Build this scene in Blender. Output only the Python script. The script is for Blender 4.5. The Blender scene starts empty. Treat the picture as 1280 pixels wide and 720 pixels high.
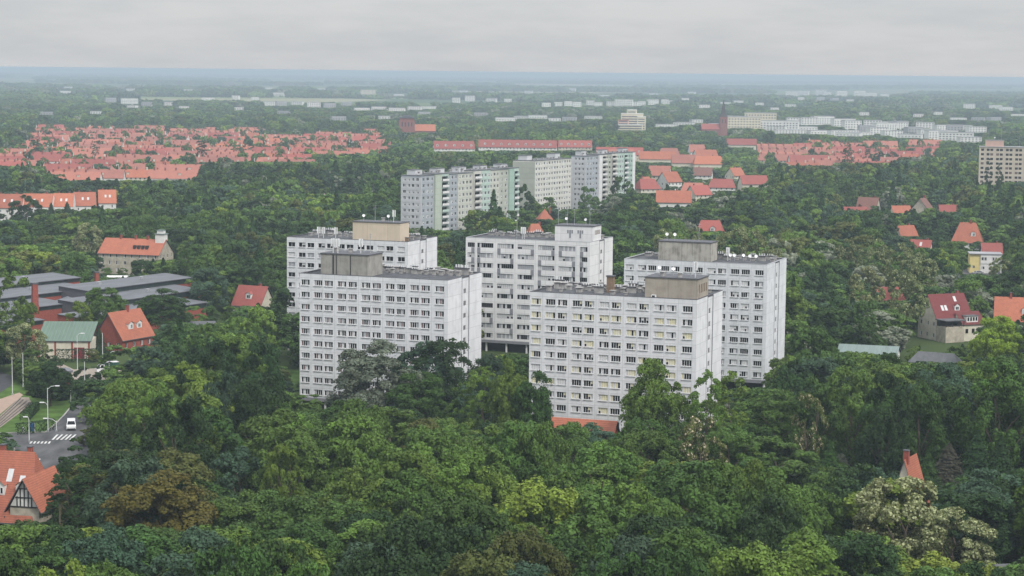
import bpy, math, random
import numpy as np
from mathutils import Vector, Matrix

RND = random.Random(11)
NPR = np.random.default_rng(11)
SC = bpy.context.scene
COL = SC.collection
R = math.radians

# ------------------------------------------------------------------ camera
CAM_Z = 78.0
FPX = 2570.0                      # focal length in pixels of a 1280 px wide frame
PITCH, ROLL = 6.0, 0.6
cam_d = bpy.data.cameras.new('camera')
cam_d.sensor_width = 36.0
cam_d.lens = FPX / 1280 * 36.0
cam_d.clip_start = 1.0
cam_d.clip_end = 90000.0
cam = bpy.data.objects.new('camera', cam_d)
COL.objects.link(cam)
ROT = Matrix.Rotation(R(90 - PITCH), 3, 'X') @ Matrix.Rotation(R(ROLL), 3, 'Z')
cam.matrix_world = Matrix.Translation((0, 0, CAM_Z)) @ ROT.to_4x4()
SC.camera = cam
ROTI = ROT.transposed()


def P(px, py, z=0.0):
    """world point at height z that lies on the sight line of a photo pixel"""
    d = ROT @ Vector(((px - 640) / FPX, (360 - py) / FPX, -1.0))
    t = (z - CAM_Z) / d.z
    return Vector((d.x * t, d.y * t, z))


def PD(px, D):
    """ground x for a photo column at depth D"""
    return (px - 640) / FPX * D


def proj(x, y, z):
    v = ROTI @ Vector((x, y, z - CAM_Z))
    return 640 + v.x / -v.z * FPX, 360 - v.y / -v.z * FPX


def top_z(px, py, D):
    """height seen at pixel row py at depth D"""
    d = ROT @ Vector(((px - 640) / FPX, (360 - py) / FPX, -1.0))
    return CAM_Z + d.z / d.y * D


# ------------------------------------------------------------------ helpers
def tag(o, label=None, cat=None, group=None, kind=None):
    if label:
        o['label'] = label
    if cat:
        o['category'] = cat
    if group:
        o['group'] = group
    if kind:
        o['kind'] = kind
    return o


def empty(name, loc=(0, 0, 0), rz=0.0):
    o = bpy.data.objects.new(name, None)
    COL.objects.link(o)
    o.empty_display_size = 0.5
    o.location = loc
    o.rotation_euler = (0, 0, rz)
    return o


def inst(name, mesh, parent=None, loc=(0, 0, 0), rz=0.0):
    o = bpy.data.objects.new(name, mesh)
    COL.objects.link(o)
    if parent is not None:
        o.parent = parent
    o.location = loc
    o.rotation_euler = (0, 0, rz)
    return o


class MB:
    def __init__(s):
        s.v, s.f, s.m, s.mats = [], [], [], []

    def mi(s, mat):
        if mat not in s.mats:
            s.mats.append(mat)
        return s.mats.index(mat)

    def poly(s, pts, mat):
        n = len(s.v)
        s.v += [tuple(p) for p in pts]
        s.f.append(tuple(range(n, n + len(pts))))
        s.m.append(s.mi(mat))

    def box(s, x0, x1, y0, y1, z0, z1, mat, skip=''):
        n = len(s.v)
        s.v += [(x0, y0, z0), (x1, y0, z0), (x1, y1, z0), (x0, y1, z0), (x0, y0, z1), (x1, y0, z1), (x1, y1, z1), (x0, y1, z1)]
        fs = {'b': (0, 3, 2, 1), 't': (4, 5, 6, 7), 'f': (0, 1, 5, 4), 'k': (2, 3, 7, 6), 'l': (3, 0, 4, 7), 'r': (1, 2, 6, 5)}
        for k, f in fs.items():
            if k not in skip:
                s.f.append(tuple(n + i for i in f))
                s.m.append(s.mi(mat))
        return s

    def tube(s, a, b, r0, r1, mat, n=7, cap=True):
        a, b = Vector(a), Vector(b)
        d = (b - a).normalized()
        t = d.orthogonal().normalized()
        u = d.cross(t)
        k = len(s.v)
        for (c, r) in ((a, r0), (b, r1)):
            for i in range(n):
                w = 2 * math.pi * i / n
                s.v.append(tuple(c + (t * math.cos(w) + u * math.sin(w)) * r))
        for i in range(n):
            j = (i + 1) % n
            s.f.append((k + i, k + j, k + n + j, k + n + i))
            s.m.append(s.mi(mat))
        if cap:
            s.f.append(tuple(k + n + i for i in range(n)))
            s.m.append(s.mi(mat))
            s.f.append(tuple(k + n - 1 - i for i in range(n)))
            s.m.append(s.mi(mat))
        return s

    def extrude(s, prof, axis_pts, mat):
        """closed profile list of (a, z) swept along x from x0 to x1; profile a is y"""
        x0, x1 = axis_pts
        n = len(prof)
        k = len(s.v)
        s.v += [(x0, a, z) for a, z in prof] + [(x1, a, z) for a, z in prof]
        for i in range(n):
            j = (i + 1) % n
            s.f.append((k + i, k + j, k + n + j, k + n + i))
            s.m.append(s.mi(mat))
        s.f.append(tuple(k + n - 1 - i for i in range(n)))
        s.m.append(s.mi(mat))
        s.f.append(tuple(k + n + i for i in range(n)))
        s.m.append(s.mi(mat))

    def mesh(s, name):
        me = bpy.data.meshes.new(name)
        me.from_pydata(s.v, [], s.f)
        for m in s.mats:
            me.materials.append(m)
        me.polygons.foreach_set('material_index', s.m)
        me.update()
        return me

    def build(s, name, parent=None, loc=(0, 0, 0), rz=0.0):
        return inst(name, s.mesh(name), parent, loc, rz)


# ------------------------------------------------------------------ materials
def nodes(name):
    m = bpy.data.materials.new(name)
    m.use_nodes = True
    nt = m.node_tree
    b = nt.nodes['Principled BSDF']
    return m, nt, b


def N(nt, t, **kw):
    n = nt.nodes.new(t)
    for k, v in kw.items():
        if k.startswith('i_'):
            n.inputs[k[2:].replace('_', ' ')].default_value = v
        else:
            setattr(n, k, v)
    return n


def simple(name, col, rough=0.7, spec=0.3, metal=0.0, var=0.12, scale=1.5, stretch=(1, 1, 1)):
    """plain coloured surface broken up by a weathering noise"""
    m, nt, b = nodes(name)
    b.inputs['Roughness'].default_value = rough
    b.inputs['Specular IOR Level'].default_value = spec
    b.inputs['Metallic'].default_value = metal
    tc = N(nt, 'ShaderNodeTexCoord')
    mp = N(nt, 'ShaderNodeMapping')
    mp.inputs['Scale'].default_value = stretch
    nt.links.new(tc.outputs['Object'], mp.inputs['Vector'])
    no = N(nt, 'ShaderNodeTexNoise')
    no.inputs['Scale'].default_value = scale
    no.inputs['Detail'].default_value = 6
    no.inputs['Roughness'].default_value = 0.65
    nt.links.new(mp.outputs[0], no.inputs['Vector'])
    rp = N(nt, 'ShaderNodeMapRange')
    rp.inputs['From Min'].default_value = 0.3
    rp.inputs['From Max'].default_value = 0.7
    rp.inputs['To Min'].default_value = 1 - var
    rp.inputs['To Max'].default_value = 1 + var
    nt.links.new(no.outputs['Fac'], rp.inputs['Value'])
    mx = N(nt, 'ShaderNodeVectorMath', operation='SCALE')
    mx.inputs[0].default_value = col
    nt.links.new(rp.outputs[0], mx.inputs['Scale'])
    nt.links.new(mx.outputs[0], b.inputs['Base Color'])
    return m


def panel_wall(name, col, stain=(0.42, 0.42, 0.42), amount=0.35, bay=5.96, fl=2.8, zoff=0.0):
    """painted prefabricated panels: thin joints, streaks of dirt running down"""
    m, nt, b = nodes(name)
    b.inputs['Roughness'].default_value = 0.8
    b.inputs['Specular IOR Level'].default_value = 0.2
    tc = N(nt, 'ShaderNodeTexCoord')
    L = nt.links.new
    mp = N(nt, 'ShaderNodeMapping')
    mp.inputs['Scale'].default_value = (1.5, 1.5, 0.06)
    L(tc.outputs['Object'], mp.inputs['Vector'])
    n1 = N(nt, 'ShaderNodeTexNoise')
    n1.inputs['Scale'].default_value = 1.0
    n1.inputs['Detail'].default_value = 8
    n1.inputs['Roughness'].default_value = 0.7
    L(mp.outputs[0], n1.inputs['Vector'])
    n2 = N(nt, 'ShaderNodeTexNoise')
    n2.inputs['Scale'].default_value = 0.5
    n2.inputs['Detail'].default_value = 7
    L(tc.outputs['Object'], n2.inputs['Vector'])
    mul = N(nt, 'ShaderNodeMath', operation='MULTIPLY')
    L(n1.outputs['Fac'], mul.inputs[0])
    L(n2.outputs['Fac'], mul.inputs[1])
    mr = N(nt, 'ShaderNodeMapRange')
    mr.inputs['From Min'].default_value = 0.2
    mr.inputs['From Max'].default_value = 0.46
    mr.inputs['To Max'].default_value = amount
    L(mul.outputs[0], mr.inputs['Value'])
    # joints
    sp = N(nt, 'ShaderNodeSeparateXYZ')
    L(tc.outputs['Object'], sp.inputs[0])
    js = []
    fl3 = []
    for k, (ax, per, w, off) in enumerate((('Z', fl, 0.09, zoff), ('X', bay / 2, 0.09, 0.15), ('Y', 3.4, 0.09, 0.0))):
        a = N(nt, 'ShaderNodeMath', operation='ADD')
        a.inputs[1].default_value = 1000 * per + off
        L(sp.outputs[ax], a.inputs[0])
        d = N(nt, 'ShaderNodeMath', operation='DIVIDE')
        d.inputs[1].default_value = per
        L(a.outputs[0], d.inputs[0])
        fr = N(nt, 'ShaderNodeMath', operation='FRACT')
        L(d.outputs[0], fr.inputs[0])
        lt = N(nt, 'ShaderNodeMath', operation='LESS_THAN')
        lt.inputs[1].default_value = w / per
        L(fr.outputs[0], lt.inputs[0])
        js.append(lt)
        fo = N(nt, 'ShaderNodeMath', operation='FLOOR')
        L(d.outputs[0], fo.inputs[0])
        fl3.append(fo)
    s1 = N(nt, 'ShaderNodeMath', operation='MAXIMUM')
    L(js[0].outputs[0], s1.inputs[0])
    L(js[1].outputs[0], s1.inputs[1])
    s2 = N(nt, 'ShaderNodeMath', operation='MULTIPLY')
    s2.inputs[1].default_value = 0.5
    L(s1.outputs[0], s2.inputs[0])
    mx = N(nt, 'ShaderNodeMix', data_type='RGBA')
    mx.inputs['A'].default_value = (*col, 1)
    mx.inputs['B'].default_value = (*[c * s for c, s in zip(col, stain)], 1)
    s3 = N(nt, 'ShaderNodeMath', operation='MAXIMUM')
    L(mr.outputs[0], s3.inputs[0])
    L(s2.outputs[0], s3.inputs[1])
    L(s3.outputs[0], mx.inputs['Factor'])
    cb = N(nt, 'ShaderNodeCombineXYZ')
    for k, ax in enumerate('ZXY'):
        L(fl3[k].outputs[0], cb.inputs[ax])
    wn = N(nt, 'ShaderNodeTexWhiteNoise')
    L(cb.outputs[0], wn.inputs['Vector'])
    pr = N(nt, 'ShaderNodeMapRange')
    pr.inputs['To Min'].default_value = 0.93
    pr.inputs['To Max'].default_value = 1.03
    L(wn.outputs['Value'], pr.inputs['Value'])
    ps = N(nt, 'ShaderNodeVectorMath', operation='SCALE')
    L(mx.outputs['Result'], ps.inputs[0])
    L(pr.outputs[0], ps.inputs['Scale'])
    L(ps.outputs[0], b.inputs['Base Color'])
    return m


def tiles(name, col, col2, course=0.35):
    """clay roof tiles: courses, mossy and sooty patches"""
    m, nt, b = nodes(name)
    L = nt.links.new
    b.inputs['Roughness'].default_value = 0.75
    b.inputs['Specular IOR Level'].default_value = 0.25
    tc = N(nt, 'ShaderNodeTexCoord')
    n1 = N(nt, 'ShaderNodeTexNoise')
    n1.inputs['Scale'].default_value = 0.35
    n1.inputs['Detail'].default_value = 9
    n1.inputs['Roughness'].default_value = 0.7
    L(tc.outputs['Object'], n1.inputs['Vector'])
    n2 = N(nt, 'ShaderNodeTexVoronoi')
    n2.inputs['Scale'].default_value = 2.2
    L(tc.outputs['Object'], n2.inputs['Vector'])
    oi = N(nt, 'ShaderNodeObjectInfo')
    mx = N(nt, 'ShaderNodeMix', data_type='RGBA')
    mx.inputs['A'].default_value = (*col, 1)
    mx.inputs['B'].default_value = (*col2, 1)
    ad = N(nt, 'ShaderNodeMath', operation='ADD')
    L(n1.outputs['Fac'], ad.inputs[0])
    mu = N(nt, 'ShaderNodeMath', operation='MULTIPLY_ADD')
    mu.inputs[1].default_value = 0.5
    mu.inputs[2].default_value = -0.25
    L(oi.outputs['Random'], mu.inputs[0])
    L(mu.outputs[0], ad.inputs[1])
    mr = N(nt, 'ShaderNodeMapRange')
    mr.inputs['From Min'].default_value = 0.3
    mr.inputs['From Max'].default_value = 0.8
    L(ad.outputs[0], mr.inputs['Value'])
    L(mr.outputs[0], mx.inputs['Factor'])
    wv = N(nt, 'ShaderNodeTexWave', wave_type='BANDS', bands_direction='Z')
    wv.inputs['Scale'].default_value = 1.0 / course / 6.28 * 2.0
    wv.inputs['Distortion'].default_value = 1.0
    L(tc.outputs['Object'], wv.inputs['Vector'])
    m2 = N(nt, 'ShaderNodeMapRange')
    m2.inputs['To Min'].default_value = 0.78
    m2.inputs['To Max'].default_value = 1.05
    L(wv.outputs['Fac'], m2.inputs['Value'])
    m3 = N(nt, 'ShaderNodeMapRange')
    m3.inputs['From Max'].default_value = 0.8
    m3.inputs['To Min'].default_value = 0.9
    m3.inputs['To Max'].default_value = 1.08
    L(n2.outputs['Distance'], m3.inputs['Value'])
    m4 = N(nt, 'ShaderNodeMath', operation='MULTIPLY')
    L(m2.outputs[0], m4.inputs[0])
    L(m3.outputs[0], m4.inputs[1])
    n5 = N(nt, 'ShaderNodeTexNoise')
    n5.inputs['Scale'].default_value = 0.9
    n5.inputs['Detail'].default_value = 8
    n5.inputs['Roughness'].default_value = 0.75
    L(tc.outputs['Object'], n5.inputs['Vector'])
    m5 = N(nt, 'ShaderNodeMapRange')
    m5.inputs['From Min'].default_value = 0.52
    m5.inputs['From Max'].default_value = 0.75
    m5.inputs['To Max'].default_value = 0.55
    L(n5.outputs['Fac'], m5.inputs['Value'])
    mo = N(nt, 'ShaderNodeMix', data_type='RGBA')
    mo.inputs['B'].default_value = (0.13, 0.085, 0.06, 1)
    L(m5.outputs[0], mo.inputs['Factor'])
    L(mx.outputs['Result'], mo.inputs['A'])
    mx = mo
    sc = N(nt, 'ShaderNodeVectorMath', operation='SCALE')
    L(mx.outputs['Result'], sc.inputs[0])
    L(m4.outputs[0], sc.inputs['Scale'])
    L(sc.outputs[0], b.inputs['Base Color'])
    return m


def leaf_mat(name, source, var=0.22, trans=0.12):
    """foliage; the base colour comes from the tree's own colour, varied leaf by leaf"""
    m, nt, b = nodes(name)
    L = nt.links.new
    if source == 'object':
        oi = N(nt, 'ShaderNodeObjectInfo')
        colout = oi.outputs['Color']
    elif source == 'instancer':
        at = N(nt, 'ShaderNodeAttribute', attribute_type='INSTANCER', attribute_name='tint')
        colout = at.outputs['Color']
    else:
        rg = N(nt, 'ShaderNodeRGB')
        rg.outputs[0].default_value = (*source, 1)
        colout = rg.outputs[0]
    ge = N(nt, 'ShaderNodeNewGeometry')
    tc = N(nt, 'ShaderNodeTexCoord')
    no = N(nt, 'ShaderNodeTexNoise')
    no.inputs['Scale'].default_value = 0.45
    no.inputs['Detail'].default_value = 3
    L(tc.outputs['Object'], no.inputs['Vector'])
    mr = N(nt, 'ShaderNodeMapRange')
    mr.inputs['To Min'].default_value = 1 - var
    mr.inputs['To Max'].default_value = 1 + var
    L(ge.outputs['Random Per Island'], mr.inputs['Value'])
    m2 = N(nt, 'ShaderNodeMapRange')
    m2.inputs['From Min'].default_value = 0.3
    m2.inputs['From Max'].default_value = 0.7
    m2.inputs['To Min'].default_value = 0.75
    m2.inputs['To Max'].default_value = 1.25
    L(no.outputs['Fac'], m2.inputs['Value'])
    mu = N(nt, 'ShaderNodeMath', operation='MULTIPLY')
    L(mr.outputs[0], mu.inputs[0])
    L(m2.outputs[0], mu.inputs[1])
    sc = N(nt, 'ShaderNodeVectorMath', operation='SCALE')
    L(colout, sc.inputs[0])
    L(mu.outputs[0], sc.inputs['Scale'])
    L(sc.outputs[0], b.inputs['Base Color'])
    b.inputs['Roughness'].default_value = 0.55
    b.inputs['Specular IOR Level'].default_value = 0.1
    tr = N(nt, 'ShaderNodeBsdfTranslucent')
    t2 = N(nt, 'ShaderNodeVectorMath', operation='MULTIPLY')
    t2.inputs[1].default_value = (1.25, 1.3, 0.6)
    L(sc.outputs[0], t2.inputs[0])
    L(t2.outputs[0], tr.inputs['Color'])
    ms = N(nt, 'ShaderNodeMixShader')
    ms.inputs[0].default_value = trans
    L(b.outputs[0], ms.inputs[1])
    L(tr.outputs[0], ms.inputs[2])
    L(ms.outputs[0], nt.nodes['Material Output'].inputs['Surface'])
    return m


M = {}
M['white'] = panel_wall('white_panel', (0.71, 0.713, 0.728), amount=0.38)
M['white_warm'] = panel_wall('white_plaster', (0.72, 0.715, 0.71), amount=0.24)
M['white_dirty'] = panel_wall('weathered_white_panel', (0.68, 0.69, 0.71), stain=(0.5, 0.52, 0.52), amount=0.55)
M['concrete'] = panel_wall('concrete', (0.34, 0.325, 0.295), stain=(0.32, 0.3, 0.28), amount=0.75, bay=8, fl=9)
M['concrete_stained'] = panel_wall('stained_concrete', (0.42, 0.40, 0.35), stain=(0.2, 0.19, 0.17), amount=0.95, bay=9, fl=9)
M['beige'] = panel_wall('beige_plaster', (0.62, 0.52, 0.40), amount=0.3, bay=12, fl=9)
M['tan'] = panel_wall('tan_plaster', (0.38, 0.335, 0.28), amount=0.7, bay=12, fl=9)
M['roof_felt'] = simple('roof_felt', (0.075, 0.078, 0.085), 0.9, 0.2, var=0.5, scale=0.6)
M['cap_dark'] = simple('dark_flashing', (0.09, 0.09, 0.10), 0.7)
M['frame_white'] = simple('white_frame', (0.78, 0.78, 0.78), 0.5)
M['frame_dark'] = simple('dark_frame', (0.07, 0.07, 0.08), 0.5)
M['frame_grey'] = simple('grey_frame', (0.22, 0.22, 0.23), 0.5)
M['glass'] = simple('window_glass', (0.007, 0.008, 0.010), 0.25, 0.12, var=0.3)
M['curtain'] = simple('pale_curtain', (0.55, 0.55, 0.55), 0.8, 0.2, var=0.1)
M['curtain_cream'] = simple('cream_curtain', (0.62, 0.58, 0.38), 0.8, 0.2, var=0.1)
M['curtain_grey'] = simple('grey_blind', (0.33, 0.34, 0.36), 0.8, 0.2, var=0.1)
M['curtain_brown'] = simple('brown_curtain', (0.16, 0.10, 0.10), 0.8, 0.2, var=0.2)
M['spandrel'] = simple('grey_spandrel_panel', (0.22, 0.22, 0.24), 0.6)
M['metal'] = simple('galvanised_metal', (0.45, 0.46, 0.47), 0.45, 0.5, 0.5)
M['pale_metal'] = simple('pale_painted_metal', (0.62, 0.63, 0.63), 0.5)
M['vent'] = simple('weathered_vent', (0.30, 0.29, 0.28), 0.8, var=0.4)
M['vent_cap'] = simple('vent_cap', (0.38, 0.37, 0.36), 0.8, var=0.4)
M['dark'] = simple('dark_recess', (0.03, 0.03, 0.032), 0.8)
M['brown'] = simple('brown_brick', (0.22, 0.15, 0.10), 0.85, var=0.3)
M['brick'] = simple('red_brick', (0.27, 0.07, 0.05), 0.85, var=0.25, scale=2)
M['brick_far'] = simple('old_red_brick', (0.24, 0.09, 0.075), 0.85, var=0.25, scale=0.6)
M['bark'] = simple('bark', (0.10, 0.08, 0.06), 0.9, var=0.4, scale=3)
M['bark_pale'] = simple('pale_bark', (0.42, 0.40, 0.36), 0.9, var=0.4, scale=2)
M['asphalt'] = simple('asphalt', (0.085, 0.085, 0.088), 0.9, 0.2, var=0.5, scale=0.22, stretch=(1, .4, 1))
M['asphalt_dark'] = simple('dark_asphalt', (0.055, 0.056, 0.062), 0.9, 0.2, var=0.2, scale=0.5)
M['kerb'] = simple('kerb_stone', (0.34, 0.33, 0.31), 0.85)
M['paving'] = simple('pale_paving', (0.27, 0.23, 0.19), 0.9, var=0.25, scale=0.8)
M['pink_paving'] = simple('pink_paving', (0.33, 0.24, 0.19), 0.9, var=0.15, scale=0.8)
M['ballast'] = simple('track_ballast', (0.24, 0.20, 0.165), 0.95, var=0.35, scale=1.2)
M['rail'] = simple('rail_steel', (0.10, 0.08, 0.07), 0.4, 0.5, 0.6)
M['paint'] = simple('road_paint', (0.55, 0.55, 0.53), 0.7, var=0.45, scale=2.5)
M['lawn'] = simple('lawn', (0.065, 0.115, 0.026), 0.95, 0.1, var=0.45, scale=0.25)
M['spire'] = simple('spire_slate', (0.055, 0.042, 0.042), 0.8, var=0.25)
M['slate'] = simple('slate_roof', (0.10, 0.105, 0.11), 0.7, var=0.25, scale=0.8)
M['hall_roof'] = simple('bitumen_roof', (0.125, 0.13, 0.142), 0.8, var=0.25, scale=0.3, stretch=(0.3, 2, 1))
M['hall_glass'] = simple('dark_green_glazing', (0.02, 0.035, 0.035), 0.3, 0.5)
M['tin_green'] = simple('green_sheet_roof', (0.10, 0.155, 0.115), 0.6, var=0.25, scale=0.5, stretch=(6, 0.3, 1))
M['tin_pale'] = simple('pale_green_sheet_roof', (0.155, 0.20, 0.185), 0.6, var=0.2, scale=0.5, stretch=(4, 0.3, 1))
M['stone_wall'] = simple('grey_beige_render', (0.40, 0.36, 0.29), 0.9, var=0.3, scale=0.7)
M['cream_wall'] = simple('cream_render', (0.58, 0.54, 0.44), 0.9, var=0.15, scale=0.7)
M['white_wall'] = simple('white_render', (0.68, 0.67, 0.64), 0.9, var=0.12, scale=0.7)
M['yellow_wall'] = simple('yellow_render', (0.66, 0.55, 0.24), 0.9, var=0.1, scale=0.7)
M['timber'] = simple('dark_timber', (0.035, 0.03, 0.028), 0.8)
M['orange_tile'] = tiles('orange_tile', (0.45, 0.155, 0.088), (0.31, 0.105, 0.068))
M['red_tile'] = tiles('red_tile', (0.36, 0.10, 0.08), (0.26, 0.075, 0.064))
M['deep_red_tile'] = tiles('deep_red_tile', (0.17, 0.038, 0.038), (0.12, 0.03, 0.03))
M['pink_tile'] = tiles('suburb_tile', (0.43, 0.165, 0.118), (0.29, 0.12, 0.095))
M['brown_tile'] = tiles('brown_tile', (0.24, 0.11, 0.085), (0.17, 0.09, 0.075))
M['leaf'] = leaf_mat('leaf', 'object')
M['leaf_wood'] = leaf_mat('leaf_wood', 'instancer', var=0.2)
M['blossom'] = leaf_mat('blossom', (0.31, 0.335, 0.175), var=0.3, trans=0.2)
M['blossom_pink'] = leaf_mat('pinkish_blossom', (0.44, 0.38, 0.27), var=0.3, trans=0.2)
M['hedge_leaf'] = leaf_mat('hedge_leaf', (0.022, 0.045, 0.018), var=0.4)
M['car_white'] = simple('white_car_paint', (0.78, 0.78, 0.78), 0.25, 0.5, var=0.03)
M['car_grey'] = simple('grey_car_paint', (0.12, 0.125, 0.14), 0.25, 0.5, var=0.03)
M['car_silver'] = simple('silver_car_paint', (0.40, 0.41, 0.43), 0.25, 0.5, 0.4, var=0.03)
M['car_green'] = simple('dark_green_box', (0.02, 0.075, 0.055), 0.5, var=0.05)
M['bus_yellow'] = simple('yellow_paint', (0.70, 0.55, 0.05), 0.35, 0.5, var=0.05)
M['bus_orange'] = simple('orange_paint', (0.60, 0.18, 0.03), 0.35, 0.5, var=0.05)
M['tyre'] = simple('tyre', (0.02, 0.02, 0.02), 0.9)
M['lampglass'] = simple('headlamp_glass', (0.7, 0.7, 0.68), 0.15, 0.6, var=0.02)
M['sign_orange'] = simple('orange_sign', (0.75, 0.16, 0.05), 0.5, var=0.05)
M['sign_blue'] = simple('blue_panel', (0.05, 0.16, 0.36), 0.5, var=0.05)
M['mint'] = panel_wall('mint_panel', (0.46, 0.57, 0.51), amount=0.15, bay=6, fl=2.8)
M['green_wall'] = panel_wall('green_panel', (0.34, 0.47, 0.40), amount=0.15, bay=6, fl=2.8)
M['sage'] = panel_wall('sage_panel', (0.45, 0.50, 0.42), amount=0.15, bay=6, fl=2.8)
M['cream_green'] = panel_wall('pale_lime_panel', (0.53, 0.54, 0.475), amount=0.15, bay=6, fl=2.8)
M['bluegrey'] = panel_wall('bluegrey_panel', (0.37, 0.40, 0.43), amount=0.15, bay=6, fl=2.8)
M['greygreen'] = panel_wall('greygreen_panel', (0.42, 0.44, 0.38), amount=0.12, bay=6, fl=2.8)
M['lilac'] = panel_wall('lilac_white_panel', (0.57, 0.575, 0.59), amount=0.15, bay=6, fl=2.8)
M['offwhite'] = panel_wall('offwhite_panel', (0.62, 0.61, 0.56), amount=0.2, bay=6, fl=2.8)
M['town_white'] = simple('town_white', (0.70, 0.69, 0.66), 0.8, var=0.1, scale=0.1)
M['town_cream'] = simple('town_cream', (0.64, 0.58, 0.44), 0.8, var=0.1, scale=0.1)
M['town_grey'] = simple('town_grey', (0.36, 0.36, 0.37), 0.8, var=0.1, scale=0.1)
M['town_roof'] = simple('town_flat_roof', (0.30, 0.30, 0.31), 0.8, var=0.2, scale=0.1)
M['win_far'] = simple('far_window', (0.06, 0.065, 0.08), 0.3, 0.5)


# ------------------------------------------------------------------ walls with openings and windows
def wall(mb, O, U, w, z0, z1, holes, mat, depth=0.22, inner=None):
    """wall face from O along U, outward normal to the right of U turned down (U x Z); holes are (u0,u1,za,zb)"""
    O, U = Vector(O), Vector(U)
    Nn = U.cross(Vector((0, 0, 1)))
    us = sorted({0.0, w} | {round(h[0], 4) for h in holes} | {round(h[1], 4) for h in holes})
    zs = sorted({z0, z1} | {round(h[2], 4) for h in holes} | {round(h[3], 4) for h in holes})
    hs = {(round(h[0], 3), round(h[2], 3)) for h in holes}

    def pt(u, z, d=0.0):
        p = O + U * u - Nn * d
        return (p.x, p.y, z)
    for b0, b1 in zip(zs[:-1], zs[1:]):
        run = None
        for a0, a1 in zip(us[:-1], us[1:]):
            cu, cz = (a0 + a1) / 2, (b0 + b1) / 2
            inside = any(h[0] < cu < h[1] and h[2] < cz < h[3] for h in holes)
            if inside:
                if run is not None:
                    mb.poly([pt(run, b0), pt(a0, b0), pt(a0, b1), pt(run, b1)], mat)
                    run = None
            elif run is None:
                run = a0
        if run is not None:
            mb.poly([pt(run, b0), pt(w, b0), pt(w, b1), pt(run, b1)], mat)
    im = inner or mat
    for (u0, u1, a, b) in holes:
        mb.poly([pt(u0, a), pt(u1, a), pt(u1, a, depth), pt(u0, a, depth)], im)
        mb.poly([pt(u0, b, depth), pt(u1, b, depth), pt(u1, b), pt(u0, b)], im)
        mb.poly([pt(u0, a), pt(u0, a, depth), pt(u0, b, depth), pt(u0, b)], im)
        mb.poly([pt(u1, a, depth), pt(u1, a), pt(u1, b), pt(u1, b, depth)], im)


def window_mesh(name, w, h, panes, frame, sill=None, bar=0.07):
    """window seen from -y, centred on x, base at z=0; panes is a list of (material, opened)"""
    mb = MB()
    n = len(panes)
    pw = (w - bar) / n
    e = 0.004
    mb.box(-w / 2 + e, w / 2 - e, -0.03, 0.05, e, bar, frame)
    mb.box(-w / 2 + e, w / 2 - e, -0.03, 0.05, h - bar, h - e, frame)
    for i in range(n + 1):
        x = -w / 2 + pw * i
        x0, x1 = (x + e if i == 0 else x), (x + bar - e if i == n else x + bar)
        mb.box(x0, x1, -0.027, 0.047, bar + 0.001, h - bar - 0.001, frame)
    for i, (mat, op) in enumerate(panes):
        x0, x1 = -w / 2 + pw * i + bar, -w / 2 + pw * (i + 1)
        if op == 'half':
            zc = h * 0.45
            mb.poly([(x0, 0.02, bar), (x1, 0.02, bar), (x1, 0.02, zc), (x0, 0.02, zc)], M['glass'])
            mb.poly([(x0, 0.02, zc), (x1, 0.02, zc), (x1, 0.02, h - bar), (x0, 0.02, h - bar)], mat)
        else:
            mb.poly([(x0, 0.02, bar), (x1, 0.02, bar), (x1, 0.02, h - bar), (x0, 0.02, h - bar)], mat)
    if sill is not None:
        mb.box(-w / 2 - 0.05, w / 2 + 0.05, -0.34, -0.035, -0.10, 0.0, sill)
    return mb.mesh(name)


def variants(kind, w, h, n, cnt, frame, sill, mats, popen=0.0, seed=1):
    r = random.Random(seed)
    out = []
    for k in range(cnt):
        base = r.choices(mats, [m[1] for m in mats])[0][0]
        panes = []
        for i in range(n):
            mat = base if r.random() < 0.62 else r.choices(mats, [m[1] for m in mats])[0][0]
            panes.append((M[mat], 'half' if r.random() < popen and mat != 'glass' else ''))
        out.append(window_mesh(kind, w, h, panes, frame, sill))
    return out


def window_strip(x0, x1, y, z0, z1, n, wide, wallmat):
    """one storey of small far windows as a single sheet of alternating wall and glass"""
    mb = MB()
    xs = [x0]
    p = (x1 - x0) / n
    for i in range(n):
        c = x0 + p * (i + .5)
        xs += [c - wide / 2, c + wide / 2]
    xs.append(x1)
    mb.v = [(x, y, z) for x in xs for z in (z0, z1)]
    for i in range(len(xs) - 1):
        mb.f.append((2 * i, 2 * i + 2, 2 * i + 3, 2 * i + 1))
        mb.m.append(mb.mi(M['win_far'] if i % 2 else wallmat))
    return mb


def rot_of(U):
    return math.atan2(U[1], U[0])


def put_window(root, mesh, O, U, uc, z, name='window', rec=0.16):
    O, U = Vector(O), Vector(U)
    Nn = U.cross(Vector((0, 0, 1)))
    p = O + U * uc - Nn * rec
    return inst(name, mesh, root, (p.x, p.y, z), rot_of(U))


def join_windows(root, items, name='windows'):
    """the many windows beyond the first hundred, as one uncounted part"""
    vs, fs, ms, mats = [], [], [], []
    for mesh, O, U, uc, z, rec in items:
        O, U = Vector(O), Vector(U)
        Nn = U.cross(Vector((0, 0, 1)))
        p = O + U * uc - Nn * rec
        T = Matrix.Translation((p.x, p.y, z)) @ Matrix.Rotation(rot_of(U), 4, 'Z')
        k = len(vs)
        vs += [tuple(T @ v.co) for v in mesh.vertices]
        for q in mesh.polygons:
            fs.append(tuple(k + i for i in q.vertices))
            mt = mesh.materials[q.material_index]
            if mt not in mats:
                mats.append(mt)
            ms.append(mats.index(mt))
    me = bpy.data.meshes.new(name)
    me.from_pydata(vs, [], fs)
    for m in mats:
        me.materials.append(m)
    me.polygons.foreach_set('material_index', ms)
    o = inst(name, me, root)
    o['kind'] = 'stuff'
    return o


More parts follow.
